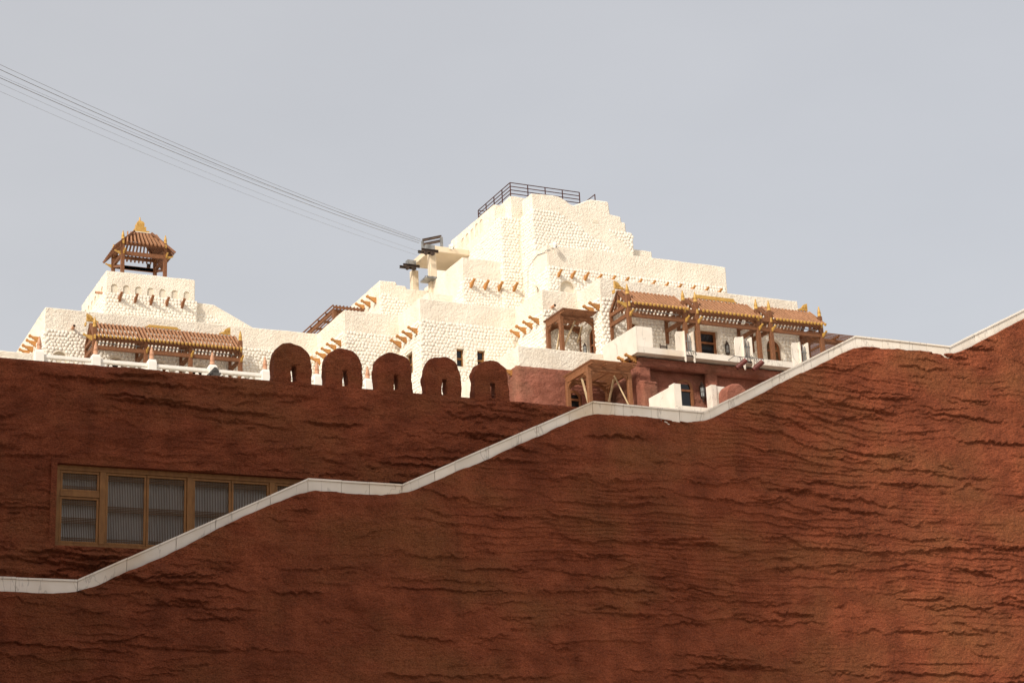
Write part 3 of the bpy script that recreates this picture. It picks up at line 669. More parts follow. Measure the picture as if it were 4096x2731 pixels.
# main shaft
nb = []
for q in ((1925,888),(1906,905),(1888,926),(1869,944),(1852,962),):
    c0 = at(*q, X=XTP); nb.append((c0.y-.16, c0.y+.16, c0.z-.5, c0.z+.12))
yA = at(1975, 817, X=XTP).y; zA = at(1975, 817, X=XTP).z; yE = at(1805, 965, X=XTP).y
block(kt, XTP, XT+1.5, YTP, yE+2, 20, ZTP)
block(kt, XTP-.01, XTP+1.2, yA, yE, ZTP-.5, zA, [opening('X', XTP-.01, *q, .05, True) for q in nb])
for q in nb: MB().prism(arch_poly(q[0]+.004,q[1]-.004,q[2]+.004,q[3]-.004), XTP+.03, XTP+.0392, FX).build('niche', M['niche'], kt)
p = at(2041,784,YTP+.02); XTB, ZTB = p.x, p.z
block(kt, XTB, XT+1.0, YTP+.02, yA+2.5, ZTP-.3, ZTB)
ks.face('Y', YTP, [(XTP+.02,22.5),(XT-.02,22.5),(XT-.02,ZTP),(XTP+.02,ZTP)])
ks.face('X', XTP, [(YTP+.03,23.5),(yE-.2,23.5),(yE-.2,ZTP-.75),(yA+1.2,ZTP-.3),(YTP+.03,ZTP)])
# stepped gable
prof = [at(*q, YT) for q in ((2123,773),(2160,776),(2215,781),(2240,787),(2262,800),(2283,817),(2294,821),(2306,818),(2338,805),(2361,797),(2434,806),(2441,857),(2484,866),(2486,888),(2503,890),(2505,927),(2531,932),(2538,1018))]
poly = [(XT, 20)]+[(q.x, q.z) for q in prof]+[(prof[-1].x+.05, 20)]
MB().prism(poly, YT, YT+.9, FY).build('stepped_gable', M['plaster'], kt, bevel=.05)
p1 = prof[12]; MB().prism([(prof[10].x+.02,20),(prof[11].x-.5,prof[11].z-.02),(prof[12].x-.02,prof[12].z-.02),(prof[12].x,20)], YT+.9+.002, YT+2.4, FY).build('buttress', M['plaster'], kt, bevel=.03)
block(kt, XT+.003, prof[9].x, YT+.91, 67, 20, prof[6].z-.4)
def z3(x, y): q = at(1700+x/1.809, 700+y/1.809, YT); return (q.x, q.z)
ks.face('Y', YT, [(XT+.02, z3(790,560)[1]-.8)]+[z3(*q) for q in ((1420,600),(1350,548),(1290,500),(1200,440),(1140,392),(1080,345),(1010,297),(935,265))]+[(XT+.02, z3(780,248)[1])])
ks.face('Y', YT, [z3(*q) for q in ((1322,398),(1500,418),(1518,575),(1510,560),(1440,490))])
ks.face('X', XT, [(YT+.03,24.0),(YTP-.03,24.0),(YTP-.03,z3(780,248)[1]),(YT+.03,z3(780,248)[1])])
c0 = at(1700+1235/1.809, 700+333/1.809, YT)
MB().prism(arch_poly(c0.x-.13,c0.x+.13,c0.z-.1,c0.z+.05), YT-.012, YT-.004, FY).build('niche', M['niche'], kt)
# long lower box with a row of corbels
zs4 = 26.88
n4 = (AX(2241,1150,YT4), AX(2299,1155,YT4), 24.4, AZ(2271,1123,YT4))
oy0, oy1 = at(2158,1180,X=XT4).y, at(2118,1185,X=XT4).y; oz = at(2140,1143,X=XT4).z
block(kt, XT4, XT4r, YT4, 66, 20, ZT4, [opening('Y', YT4, *n4, .14, True), opening('X', XT4, oy0, oy1, 24.3, oz, .5, True)])
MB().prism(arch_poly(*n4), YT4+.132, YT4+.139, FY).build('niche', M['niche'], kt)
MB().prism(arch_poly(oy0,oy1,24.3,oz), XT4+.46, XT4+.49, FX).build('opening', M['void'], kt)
ks.face('Y', YT4, [(XT4+.02,24.3),(XT4r-.03,24.3),(XT4r-.03,zs4),(XT4+.02,zs4)], [(*n4, True)])
ks.face('X', XT4, [(YT4+.03,24.3),(YT-.03,24.3),(YT-.03,zs4-.2),(YT4+.03,zs4)], [(oy0,oy1,24.3,oz,True)])
for k in range(13):
    px = 1700+(962+k*96.0)/1.809; py = 700+(690+k*10.4)/1.809
    c0 = at(px, py, YT4); corbel(kt, 'Y', (c0.x, YT4, 26.62), L=.85)
for k in range(4):
    c0 = at(1560+(1262+k*218)/3.92, 900+(905+k*24)/3.92, YT0); corbel(kt, 'Y', (c0.x, (YT0 if k < 3 else YTP), c0.z-.01), L=1.0)
a = at(2540,1008,YT+.3); b = at(2606.6,1015,YT+.3)
block(kt, a.x-.4, b.x, YT+.3, YT+3, 22, AZ(2560,1000,YT+.3))
ks.build(kt)

# ================================================================== TERRACE HOUSE (right): pebble storey over a red storey, marble balcony
th = thing('terrace_house', 'two-tone house, white pebble storey over red storey with marble balcony', 'building', (35, 58, 13))
ts = Stones()
d1 = (AX(2780,1370,YB4), AX(2873,1380,YB4), 20.6, AZ(2840,1322,YB4))
d2 = (AX(3068,1400,YB4), AX(3127,1400,YB4), 20.6, AZ(3098,1357,YB4))
d3 = (AX(2524,1330,YB4), AX(2556,1330,YB4), 20.6, AZ(2540,1292,YB4))
ay0, ay1 = at(2379,1370,X=XB4).y, at(2348,1370,X=XB4).y; az = at(2366,1310,X=XB4).z
block(th, XB4, XR4, YB4, 62, 13.2, Z1+.02, [opening('Y', YB4, *d1, .35), opening('Y', YB4, *d2, .35, True), opening('Y', YB4, *d3, .35, True), opening('X', XB4, ay0, ay1, 21.06, az, .35, True)])
window(th, 'Y', YB4, *d1, rec=.14, transom=AZ(2840,1368,YB4), name='door', fw=.10)
w_ = window(th, 'Y', YB4, *d2, rec=.14, arch=True, transom=AZ(3098,1398,YB4), mull=((d2[0]+d2[1])/2,), fw=.08, pane='lattice')
window(th, 'Y', YB4, *d3, rec=.14, arch=True, fw=.07)
window(th, 'X', XB4, ay0, ay1, 21.06, az, rec=.12, arch=True, transom=21.06+.62*(az-21.06), fw=.06, name='door')
ts.face('Y', YB4, [(XB4+.02,20.55),(XR4-.03,20.55),(XR4-.03,23.62),(XB4+.02,23.62)], [d1, (*d2,True), (*d3,True)], pu=.158, pz=.144, proud=1.6)
ts.face('X', XB4, [(YB4+.03,20.9),(YB3-.03,20.9),(YB3-.03,23.62),(YB4+.03,23.62)], [(ay0,ay1,21.0,az,True)], proud=1.4)
for q in ((1038,383),(975,418)):
    c0 = at(2000+q[0]/2.6133, 1080+(q[1]-22)/2.6133, X=XB4); corbel(th, 'X', (XB4, c0.y, c0.z))
# terrace bay with plaster parapet, red below
YR1 = 55.0; XR1 = 26.92; ZR1 = 21.05; zr = 20.31
block(th, XR1, XB4-.02, YR1, 60.1, zr-.06, ZR1)
MB().box(XR1+.1, XB4, YR1+.35, 60, 13.3, zr-.07).build('storey_core', M['pink'], th)
ad_y0, ad_y1 = AX(2262,1600,YR1), AX(2322,1600,YR1); adz = AZ(2294,1563,YR1)
rock_face('red_storey', M['pink'], th, 'Y', YR1-.09, XR1-.1, 31.2, 13.3, zr, .05, .04, 140, n=26, amp=.8, edge=(1,0), holes=[(ad_y0,ad_y1,14,adz-.15)])
rock_face('red_storey', M['pink'], th, 'X', XR1-.1, YR1-.05, 60.1, 13.3, zr, .05, .04, 150, n=14, amp=.7, edge=(1,0))
window(th, 'Y', YR1-.04, ad_y0, ad_y1, 17.0, adz, rec=-.02, arch=True, transom=AZ(2294,1600,YR1), fw=.09, name='door')
c0 = at(2058, 1482, X=XR1); corbel(th, 'X', (XR1-.05, c0.y, c0.z))
# red storey under the balcony
YR = 52.9; XRD = 30.55; zsl = 20.36
zbm = AZ(2608,1470,YR); xpr = AX(2606,1480,YR)
rock_face('red_storey', M['pink'], th, 'Y', YR, XRD, 40, zbm, zsl-.02, .045, .035, 160, n=50, amp=.9, edge=(1,0), bot_edge=1)
rock_face('red_storey', M['pink'], th, 'Y', YR, XRD, xpr, 13.3, zbm+.02, .045, .04, 161, n=8, amp=.7, edge=(1,1))
rock_face('red_storey', M['pink'], th, 'X', XRD, YR+.06, YR1, 13.3, zsl-.02, .05, .04, 170, n=12, amp=.8, edge=(1,0))
xq0, xq1 = AX(2708,1580,YR+.42), AX(2771,1580,YR+.42); zq = AZ(2738,1517,YR+.42)
dk0, dk1, dkz = AX(2921,1530,YR+.42), AX(3060,1540,YR+.42), AZ(2950,1516,YR+.42)
rock_face('red_storey', M['pink'], th, 'Y', YR+.42, XRD+.5, 40, 13.3, zsl-.3, .05, .045, 180, n=18, amp=.6, edge=(0,0), holes=[(xq0+.03,xq1-.03,14,zq-.2),(dk0,dk1,14,dkz)])
window(th, 'Y', YR+.40, xq0, xq1, 17.0, zq, rec=-.03, arch=True, transom=AZ(2740,1563,YR+.42), fw=.11, name='window')
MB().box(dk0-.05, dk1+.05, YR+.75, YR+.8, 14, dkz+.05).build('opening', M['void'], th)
xp0, xp1 = AX(2828,1540,YR+.1), AX(2876,1540,YR+.1)
rock_face('pilaster', M['pink'], th, 'Y', YR+.1, xp0, xp1, 13.3, zbm+.1, .04, .04, 190, n=3, amp=.5)
MB().box(xp0+.04, xp1-.04, YR+.19, YR+.5, 13.3, zbm).build('pilaster_core', M['pink'], th)
xb0, xb1 = AX(2566,1560,YR-.25), AX(2636,1570,YR-.25); zb1 = AZ(2600,1521,YR-.25)
rock_face('buttress', M['pink'], th, 'Y', YR-.25, XRD-.03, xb1, 13.3, zb1, .04, .04, 195, n=5, amp=.6)
rock_face('buttress', M['pink'], th, 'X', XRD-.03, YR-.2, YR+.3, 13.3, zb1, .04, .04, 196, n=2, amp=.4)
MB().box(XRD+.1, xb1-.08, YR-.16, YR+.3, 13.3, zb1-.03).build('buttress_core', M['pink'], th)
MB().box(XRD+.08, 40, YR+.5, 56, 13.3, zsl-.03).build('storey_core', M['pink'], th)
MB().box(XRD+.09, xpr-.1, YR+.1, YR+.49, 13.3, zsl-.03).build('pier_core', M['pink'], th)
MB().box(XRD+.09, 40, YR+.1, YR+.7, zbm+.05, zsl-.032).build('beam_core', M['pink'], th)
for q in ((1350,222),(1232,268)):
    c0 = at(2200+q[0]/3.92, 1380+(q[1]-45)/3.92, X=XRD); corbel(th, 'X', (XRD-.02, c0.y, c0.z), L=1.0)
# marble balcony
YBL = 52.5; XBL = 30.38; zsT, zsB, zp = 20.58, 20.36, 21.32
cuts = [XBL, 31.6, 32.9, 34.2, 35.5, 36.8, 38.1, 39.4]
for a, b in zip(cuts[:-1], cuts[1:]):
    MB().box(a+.002, b-.002, YBL, YBL+.05, zsB, zsT).build('balcony_fascia', M['marble'], th)
MB().box(XBL+.05, 39.4, YBL+.052, 56.2, zsB+.01, zsT-.01).build('balcony_slab', M['marble'], th)
MB().prism([(YBL,zsB),(YR1-.02,zsB),(YR1-.02,zp),(YBL,zp)], XBL-.05, XBL-.002, FX).build('balcony_side_panel', M['marble'], th)
MB().prism([(YBL,zsT+.002),(YR1-.02,zsT+.002),(YR1-.02,zp),(YBL,zp)], XBL+.06, XBL+.11, FX).build('balcony_side_panel', M['marble'], th)
xfp = AX(2609,1340,YBL); MB().box(XBL, xfp, YBL-.001, YBL+.06, zsT+.002, zp).build('balcony_front_panel', M['marble'], th)
# opened balcony posts: two marble cheeks with steel balusters between
def steel_post(pl, pr, pt, zlow):
    x0, x1 = AX(pl, 1400, YBL), AX(pr, 1400, YBL); zt = AZ((pl+pr)/2, pt, YBL); wd = (x1-x0)
    g0 = MB(); 
    for xx in (x0, x1-.05):
        MB().prism([(YBL-.03,zlow),(YBL+.0,zlow),(YBL+.26,zsT+.1),(YBL+.26,zt-.08),(YBL+.2,zt),(YBL-.03,zt)], xx, xx+.04, FX).build('post_cheek', M['marble'], th)
    MB().prism([(x0-.30,zsT+.004),(x0-.004,zsT+.004),(x0-.004,zt),(x0-.25,zt-.03),(x0-.30,zt-.18)], YBL+.05, YBL+.09, FY).build('post_cheek', M['marble'], th)
    n = 5; m_ = MB()
    for k in range(n):
        xx = x0+.09+(wd-.2)*k/(n-1); m_.tube([(xx, YBL+.08+.05*(k%2), zsT-.1), (xx, YBL+.08+.05*(k%2), zt-.04-.08*(k%3))], .022, 8)
    m_.bar((x0+.04,YBL+.07,zt-.35),(x1-.05,YBL+.07,zt-.35),.03,.03); m_.bar((x0+.04,YBL+.07,zsT+.05),(x1-.05,YBL+.07,zsT+.05),.04,.03)
    m_.build('steel_balusters', M['steel'], th)
    m_ = MB(); r = random.Random(pl)
    for k in range(4):
        xx = x0+.1+k*.1; m_.tube([(xx+r.uniform(-.1,.1), YBL-.02, zsT-.05+r.uniform(0,.15)), (xx, YBL-.06, zsT+r.uniform(-.05,.1)), (xx+.08, YBL, zsT-.12)], .009, 5)
    m_.box(x0+.06, x1-.08, YBL-.03, YBL+.0, zsB+.02, zsB+.08); m_.build('loose_wiring', M['darksteel'], th)
steel_post(2738, 2778, 1326, 20.18); steel_post(2972, 3010, 1348, 20.1); steel_post(3198, 3234, 1370, 20.2)
# lower marble balcony
xm, ym, zm = 30.72, 50.85, 18.79
MB().prism([(ym,13.3),(YR-.3,13.3),(YR-.3,zm-.06),(ym+.35,zm-.06),(ym+.34,zm),(ym,zm)], xm, xm+.05, FX).build('balcony_side_panel', M['marble'], th)
xm2 = AX(2722,1535,ym); MB().box(xm+.052, xm2, ym, ym+.05, 13.3, zm-.01).build('balcony_front_panel', M['marble'], th)
MB().prism([(ym+.002,13.3),(YR-.3,13.3),(YR-.3,zm-.06),(ym+.35,zm-.06),(ym+.34,zm),(ym+.052,zm)], xm2-.05, xm2-.002, FX).build('balcony_side_panel', M['marble'], th)
MB().box(xm2+.002, AX(2850,1625,ym), ym+.01, ym+.05, 13.3, AZ(2760,1624,ym)).build('balcony_fascia', M['marble'], th)
x0, x1 = AX(2843,1560,ym), AX(2899,1560,ym); zt = AZ(2870,1542,ym)
MB().box(x0, x0+.2, ym-.05, ym+.3, 13.3, zt).build('post_cheek', M['marble'], th); MB().box(x0+.202, x1, ym+.0, ym+.25, 13.3, zt-.02).build('post_cheek', M['marble'], th)
MB().box(x0+.26, x1-.04, ym-.03, ym-.001, 13.3, AZ(2880,1570,ym)).build('post_panel', M['marble'], th)
merlon(th, AX(2907,1570,50.2), AX(2990,1570,50.2), AZ(2950,1537,50.2), 13.3, 50.2, .55, 31, slit=False, mt='pink')
ts.build(th)

# ================================================================== BIG PERGOLAS
def finial(parent, p, mt, s=1.0):
    prof = [(.075,0),(.075,.05),(.062,.055),(.075,.11),(.06,.115),(.06,.135),(.075,.14),(.075,.155),(.06,.16),(.06,.175),(.07,.18),(.07,.195),(.055,.2),(.062,.24),(.045,.30),(.028,.36),(.022,.37),(.03,.385),(.02,.42),(.008,.425)]
    k = ('finial', mt, round(s, 2))
    if k not in _shared: _shared[k] = MB().lathe((0,0,0), [(r*s, z*s) for r, z in prof], 14).mesh('finial', M[mt], smooth=True)
    o = bpy.data.objects.new('finial', _shared[k]); COL.objects.link(o); o.parent = parent
    top = parent
    while top.parent is not None: top = top.parent
    o.location = Vector(p)-Vector(world_loc(top))
    if parent is not top: o.location = Vector(p)              # the post's own origin is the world's
    return o
ORN = [(0,0),(.46,0),(.44,.045),(.38,.055),(.35,.09),(.29,.10),(.25,.15),(.20,.22),(.12,.275),(0,.31)]
def big_pergola(name, label, px, Yf, Yw, zf, zbeam, zeave, zpost, zr, Ym, tip, roofs, fin, orn, board, batt, tubes=True):
    root = thing(name, label, 'pergola', (sum(px)/len(px), Yf, zf)); pw = .15
    for i, x in enumerate(px):
        zt = zpost if fin[i] else zeave
        po = MB().box(x-pw/2, x+pw/2, Yf-pw/2, Yf+pw/2, zf, zt).build('post', M['wood'], root, bevel=.008)
        if fin[i]: finial(po, (x, Yf, zt), 'gold', .97)
        MB().box(x-.055, x+.055, Yw-.12, Yw-.04, zbeam-.62 if i in (0,len(px)-1) else zbeam-.5, zeave+.1).build('wall_post', M['wood'], root)
        for z, h in ((zeave, .13), (zbeam, .14)):
            MB().box(x-.05, x+.05, Yf+pw/2+.002, Yw-.03, z-h/2, z+h/2).build('cross_beam', M['wood'], root)
        corb = corbel(root, 'Y', (x+.02, Yf-pw/2, zbeam+.06), 'gold', .62); corb.name = 'bracket'
        if fin[i] : MB().box(x-.04, x+.04, Yf-pw/2-.035, Yf-pw/2-.001, zeave-.09, zeave+.09).build('beam_end', M['gold'], root, bevel=.006)
        if i == 0:
            c = corbel(root, 'X', (x-pw/2, Yf, zeave+.06), 'gold', .8); c.name = 'bracket'
        MB().bar((x, Ym, zr-.12), (x, Ym, zeave), .09, .09).build('king_post', M['wood'], root)
        for yy, ze in ((Yf+.0, zeave+.07), (Yw-.05, zeave+.10)):
            MB().bar((x, Ym, zr-.06), (x, yy, ze), .09, .11).build('gable_rafter', M['wood'], root)
    xa, xb = px[0], px[-1]
    for a, b in zip(px[:-1], px[1:]):
        MB().box(a+pw/2+.002, b-pw/2-.002, Yf-.055, Yf+.055, zbeam-.075, zbeam+.075).build('front_beam', M['wood'], root)
        MB().box(a+pw/2+.002, b-pw/2-.002, Yf-.05, Yf+.05, zeave-.075, zeave+.075).build('eave_beam', M['wood'], root)
        if tubes and b-a > .8:
            n = 2
            for k in range(n):
                u0 = a+.12+(b-a-.25)*k/n; u1 = a+.02+(b-a-.25)*(k+1)/n
                t = MB().tube([(u0, Yf+.02, zbeam+.20), (u1, Yf+.02, zbeam+.20)], .02, 8); 
                for u in (u0+.12, u1-.12): t.tube([(u, Yf+.02, zbeam+.07), (u, Yf+.02, zbeam+.2)], .012, 6)
                t.build('light_tube', M['steel'], root)
    for (x0, x1, n) in roofs:
        MB().box(x0-.05, x1+.05, Ym-.05, Ym+.05, zr-.17, zr-.02).build('ridge_beam', M['wood'], root)
        for sgn, yy, zz, cnt in ((-1, tip[0], tip[1], n), (1, Yw-.06, zeave+.13, n)):
            p0 = Vector((0, Ym, zr)); p1 = Vector((0, yy, zz)); key = (name, sgn)
            if key not in _shared:
                _shared[key] = MB().bar(p0-p0, p1-p0, .062, .085).mesh('rafter', M[batt], bevel=.012)
                d = (p1-p0).normalized(); _shared[key+('t',)] = MB().bar(p1-p0-d*.05, p1-p0+d*.035, .078, .10).mesh('rafter_tip', M['gold'], bevel=.014)
            for k in range(cnt):
                o = bpy.data.objects.new('rafter', _shared[key]); COL.objects.link(o); o.parent = root
                o.location = Vector((x0+(x1-x0)*k/(cnt-1), Ym, zr))-Vector(world_loc(root))
                if sgn < 0:
                    t = bpy.data.objects.new('rafter_tip', _shared[key+('t',)]); COL.objects.link(t); t.parent = o
    for xo, sg in orn:
        poly = [(xo+sg*a, zr+.035+b) for a, b in ORN]
        m_ = MB().prism(poly, Ym-.035, Ym+.035, FY); o = m_.build('gilt_ornament', M['gold'], root, bevel=.008)
        m_ = MB(); r = random.Random(3)
        for k in range(7): 
            a, b = r.uniform(.03,.22), r.uniform(.04,.2)
            if b < .28-a*.7: m_.tube([(xo+sg*(a+.035*math.cos(t*.9)*(1-t/9)), Ym-.04, zr+.035+b+.035*math.sin(t*.9)*(1-t/9)) for t in range(8)], .007, 5)
        m_.build('carved_scroll', M['gold'], o)
        MB().box(xo-.05 if sg > 0 else xo, xo if sg > 0 else xo+.05, Ym-.09, Ym+.09, zr-.16, zr-.02).build('ridge_end', M['gold'], root, bevel=.01)
    if board:
        a, b, h = board
        MB().prism([(a,zr+.03),(b,zr+.03),(b-.03,zr+.06),(b-.10,zr+.075),(b-.16,zr+.03+h),(a+.16,zr+.03+h),(a+.10,zr+.075),(a+.03,zr+.06)], Ym-.03, Ym+.03, FY).build('ridge_board', M['gold'], root, bevel=.006)
    return root
# right, three roofs on paired posts
Yf = 54.6
px = [AX(2513,1230,Yf), AX(2737,1270,Yf), AX(2786,1270,Yf), AX(3029,1290,Yf), AX(3080,1290,Yf), AX(3281,1300,Yf)]
Ym = 55.28; zr = AZ(2490,1162,Ym); tipY = 54.30; tipz = AZ(2540,1211,tipY)
big_pergola('gable_pergola', 'brown timber pergola with three gilt-tipped gable roofs above the marble balcony', px, Yf, YB4, zsT, AZ(2527,1258,Yf), AZ(2522,1219,Yf), AZ(2511,1178,Yf), zr, Ym, (tipY, tipz),
    [(px[0]+.15, px[1]+.0, 15), (px[2]+.15, px[3]+.0, 16), (px[4]+.15, px[5]+.02, 15)], [1]*6, [(px[0]-.16, 1), (px[5]-.05, -1)], (AX(2768,1188,Ym), AX(2948,1205,Ym), .15), 'batten_red')
# left, one long roof
Yf = 64.0
px = [AX(377,1360,Yf), AX(583,1400,Yf), AX(762,1410,Yf), AX(961,1410,Yf)]
Ym = 64.72; zr = AZ(372,1291,Ym); tipY = 63.72; tipz = AZ(396,1341,tipY)
big_pergola('gable_pergola', 'long brown timber pergola with pale rafters behind the white zigzag balustrade', px, Yf, Y1, 19.7, AZ(385,1389,Yf), AZ(388,1350,Yf), AZ(379,1309,Yf), zr, Ym, (tipY, tipz),
    [(px[0]+.12, px[3]-.03, 39)], [1,0,0,1], [(px[0]-.16, 1), (px[3]-.18, -1)], (AX(578,1303,Ym), AX(724,1320,Ym), .11), 'batten')

# ================================================================== SLATTED PERGOLAS
def slat_pergola(name, label, x0, x1, yf, yb, zt, zf, n, posts=True, hb=.16, mt='wood', fov=.4, sh=.036, along=False):
    root = thing(name, label, 'pergola', ((x0+x1)/2, (yf+yb)/2, zf)); ov = .12
    zb = zt-sh; yf0 = yf; yfe = yf-fov
    for k in range(n if along else 0):
        x = x0-ov+(x1-x0+2*ov)*k/(n-1); MB().box(x-.022, x+.022, yfe, yb+ov, zb, zt).build('slat', M[mt], root)
    for k in range(5 if along else 0):
        y = yfe+.05+(yb-yfe)*k/4; MB().box(x0-ov+.02, x1+ov-.02, y-.03, y+.03, zb-.09, zb-.002).build('joist', M[mt], root)
    for k in range(0 if along else n):
        y = yfe+(yb+ov-yfe)*k/(n-1)
        MB().box(x0-ov, x1+ov, y-.018, y+.018, zb, zt).build('slat', M[mt], root)
    nj = 4
    for k in range(0 if along else nj):
        x = x0-.02+(x1-x0+.04)*k/(nj-1); MB().box(x-.03, x+.03, yfe+.02, yb+ov-.02, zb-.09, zb-.002).build('joist', M[mt], root)
    zb -= .092
    for y in (yf, yb): MB().box(x0-.06, x1+.06, y-.05, y+.05, zb-hb, zb-.001).build('beam', M[mt], root)
    for x in (x0, x1): MB().box(x-.049, x+.049, yf+.052, yb-.052, zb-hb+.004, zb-.003).build('side_beam', M[mt], root)
    if posts:
        for x in (x0, x1):
            for y in (yf, yb):
                p_ = MB().box(x-.075, x+.075, y-.075, y+.075, zf, zb-hb-.001).build('post', M[mt], root, bevel=.01)
                sx = 1 if x == x0 else -1; zt2 = zb-hb-.002
                br = [(sx*.076,zt2),(sx*.36,zt2),(sx*.33,zt2-.035),(sx*.28,zt2-.045),(sx*.22,zt2-.10),(sx*.16,zt2-.12),(sx*.10,zt2-.19),(sx*.076,zt2-.24)]
                MB().prism([(x+a, b) for a, b in br], y-.03, y+.03, FY).build('bracket', M[mt], root)
                sy = 1 if y == yf else -1
                br = [(y+sy*abs(a), b) for a, b in br]
                MB().prism(br, x-.03, x+.03, FX).build('bracket', M[mt], root)
    return root
a = at(2245,1231,56.24)
x0, x1 = AX(2246,1330,56.62), AX(2385,1350,56.62)-.04
slat_pergola('slat_pergola', 'small slatted timber pergola on the white terrace, beside the arched door', x0, x1, 56.62, 57.70, a.z, ZR1-.5, 15)
a = at(2354.3,1446.8,52.9); x0, x1 = AX(2356,1520,53.0), AX(2521,1530,53.0)-.04
slat_pergola('slat_pergola', 'slatted timber pergola in front of the red storey, just above the coping', x0, x1, 53.0, 54.6, a.z, 14.5, 22, mt='corbel_dark')
a = at(1333,1218,65.8); b = at(1460,1243,65.8)
slat_pergola('slat_pergola', 'brown slatted roof trellis rising behind the long white terrace wall', a.x+.12, b.x-.12, 66.0, 69.6, a.z, 24.3, 10, hb=.11, fov=.2, sh=.04, along=True)
slat_pergola('slat_pergola', 'brown slatted canopy past the end of the gable pergola, half hidden by coping', AX(3225,1400,57)+.1, AX(3385,1360,57), 57.0, 60.0, AZ(3380,1354,57), 20.3, 24)
def prop(label, p, q):
    tag(MB().bar(p, q, .06, .045).build('timber_prop', M['propwood']), label, 'timber')
prop('pale timber prop leaning under the small terrace pergola, left of its front post', (AX(2204,1388,57.2), 57.2, ZR1-.4), (AX(2240,1320,56.7), 56.7, AZ(2240,1320,56.7)))
prop('pale timber prop leaning beside the arched door, under the small terrace pergola', at(2255,1385,56.6), at(2301,1281,56.9))
prop('darker timber prop nearest the arched door under the small terrace pergola', at(2310,1372,57.3), at(2328,1305,57.1))
prop('pale timber prop beside the front post of the lower slatted pergola', at(2353,1610,53.2), at(2327,1512,53.7))
prop('pale timber prop slanting to the end post of the lower slatted pergola', at(2518,1625,52.95), at(2457,1503,53.3))
prop('timber prop standing in the shade at the back of the lower slatted pergola', at(2436,1606,54.0), at(2455,1515,53.6))

# ================================================================== PAVILION on the left house
Yf, Yb = 70.9, 72.6; xa, xb = AX(490,1040,Yf), AX(660,1060,Yf); zf = Z2-.6
pv = thing('roof_pavilion', 'open brown timber pavilion with gilt crown on the upper roof', 'pavilion', ((xa+xb)/2, (Yf+Yb)/2, zf))
zb1 = AZ(570,1020,Yf); zb0 = AZ(560,1077,Yb-.0); zpt = AZ(491,957,Yf); pw = .15
zlow = AZ(540,1075,Yb)
for x in (xa, xb):
    for y in (Yf, Yb):
        po = MB().box(x-pw/2, x+pw/2, y-pw/2, y+pw/2, zf, zpt).build('post', M['wood'], pv, bevel=.008)
        finial(po, (x, y, zpt), 'gold', .92)
        MB().box(x-.04, x+.04, y-pw/2-.03, y-pw/2-.001, zpt-.22, zpt-.06).build('beam_end', M['gold'], pv)
        c = corbel(pv, 'X', (x-pw/2, y, zb1+.06), 'gold', .62); c.name = 'bracket'
        if x == xb: c.rotation_euler = (0, 0, math.pi); c.location.x += pw
        c = corbel(pv, 'Y', (x+.03, y-pw/2, zb1+.08), 'gold', .55); c.name = 'bracket'
for z, h in ((zb1, .16), (zpt-.16, .13)):
    for y in (Yf, Yb): MB().box(xa+pw/2+.002, xb-pw/2-.002, y-.05, y+.05, z-h/2, z+h/2).build('beam', M['wood'], pv)
    for x in (xa, xb): MB().box(x-.05, x+.05, Yf+pw/2+.002, Yb-pw/2-.002, z-h/2+.01, z+h/2-.01).build('side_beam', M['wood'], pv)
for x, s_ in ((xa, 1), (xb, -1)): 
    MB().bar((x, Yf+.1, zb1-.55), (x, Yb-.1, zb1-.05), .08, .10).build('brace', M['wood'], pv)
xc, yc = (xa+xb)/2, (Yf+Yb)/2
zrt = AZ(573,930,Yf+.35); hx, hy = .36, .42
MB().box(xc-hx-.04, xc+hx+.04, yc-hy-.04, yc+hy+.04, zrt-.10, zrt).build('roof_curb', M['wood'], pv)
MB().box(xc-hx-.05, xc+hx+.05, yc-hy-.05, yc+hy+.05, zrt+.002, zrt+.028).build('flashing', M['white'], pv)
ex, ey = (xb-xa)/2+.38, (Yb-Yf)/2+.28
zex = AZ(440,1018,yc); zey = zpt-.22
for k in range(10):                                              # rafters: front and back slopes
    u = -1+2*k/9
    for s_ in (-1, 1):
        MB().bar((xc+u*(hx+.25), yc+s_*hy, zrt-.03), (xc+u*((xb-xa)/2-.12), yc+s_*ey, zey), .06, .085).build('rafter', M['batten_red'], pv)
for k in range(10):
    u = -1+2*k/9
    for s_ in (-1, 1):
        MB().bar((xc+s_*hx, yc+u*(hy+.2), zrt-.03), (xc+s_*ex, yc+u*ey*.95, zex), .06, .085).build('rafter', M['wood'], pv)
for sx in (-1, 1):
    for sy in (-1, 1): MB().bar((xc+sx*hx, yc+sy*hy, zrt-.01), (xc+sx*((xb-xa)/2+.0), yc+sy*((Yb-Yf)/2), zey+.02), .08, .12).build('hip_rafter', M['wood'], pv)
cr = MB()
prof = [(.40,.0),(.40,.09),(.27,.10),(.27,.32),(.19,.34),(.20,.50),(.16,.58),(.07,.66)]
def sq(m_, prof, z0, k=1.0):
    for (r0, z0_), (r1, z1_) in zip(prof[:-1], prof[1:]):
        m_.add([(xc+a*r0*k*.8, yc+b*r0*k, z0+z0_*k) for a, b in ((-1,-1),(1,-1),(1,1),(-1,1))]+[(xc+a*r1*k*.8, yc+b*r1*k, z0+z1_*k) for a, b in ((-1,-1),(1,-1),(1,1),(-1,1))],
               [(0,1,5,4),(1,2,6,5),(2,3,7,6),(3,0,4,7)])
    r0, z_ = prof[-1]; m_.add([(xc+a*r0*k*.8, yc+b*r0*k, z0+z_*k) for a, b in ((-1,-1),(1,-1),(1,1),(-1,1))], [(0,1,2,3)])
ztip = AZ(560,870,yc); kk = (ztip-zrt)/.86
sq(cr, prof, zrt+.03, kk); crown = cr.build('gilt_crown', M['gold'], pv)
MB().lathe((xc, yc, zrt+.03+.66*kk), [(.035,0),(.035,.14*kk),(.02,.17*kk)], 10).build('crown_tip', M['gold'], crown)
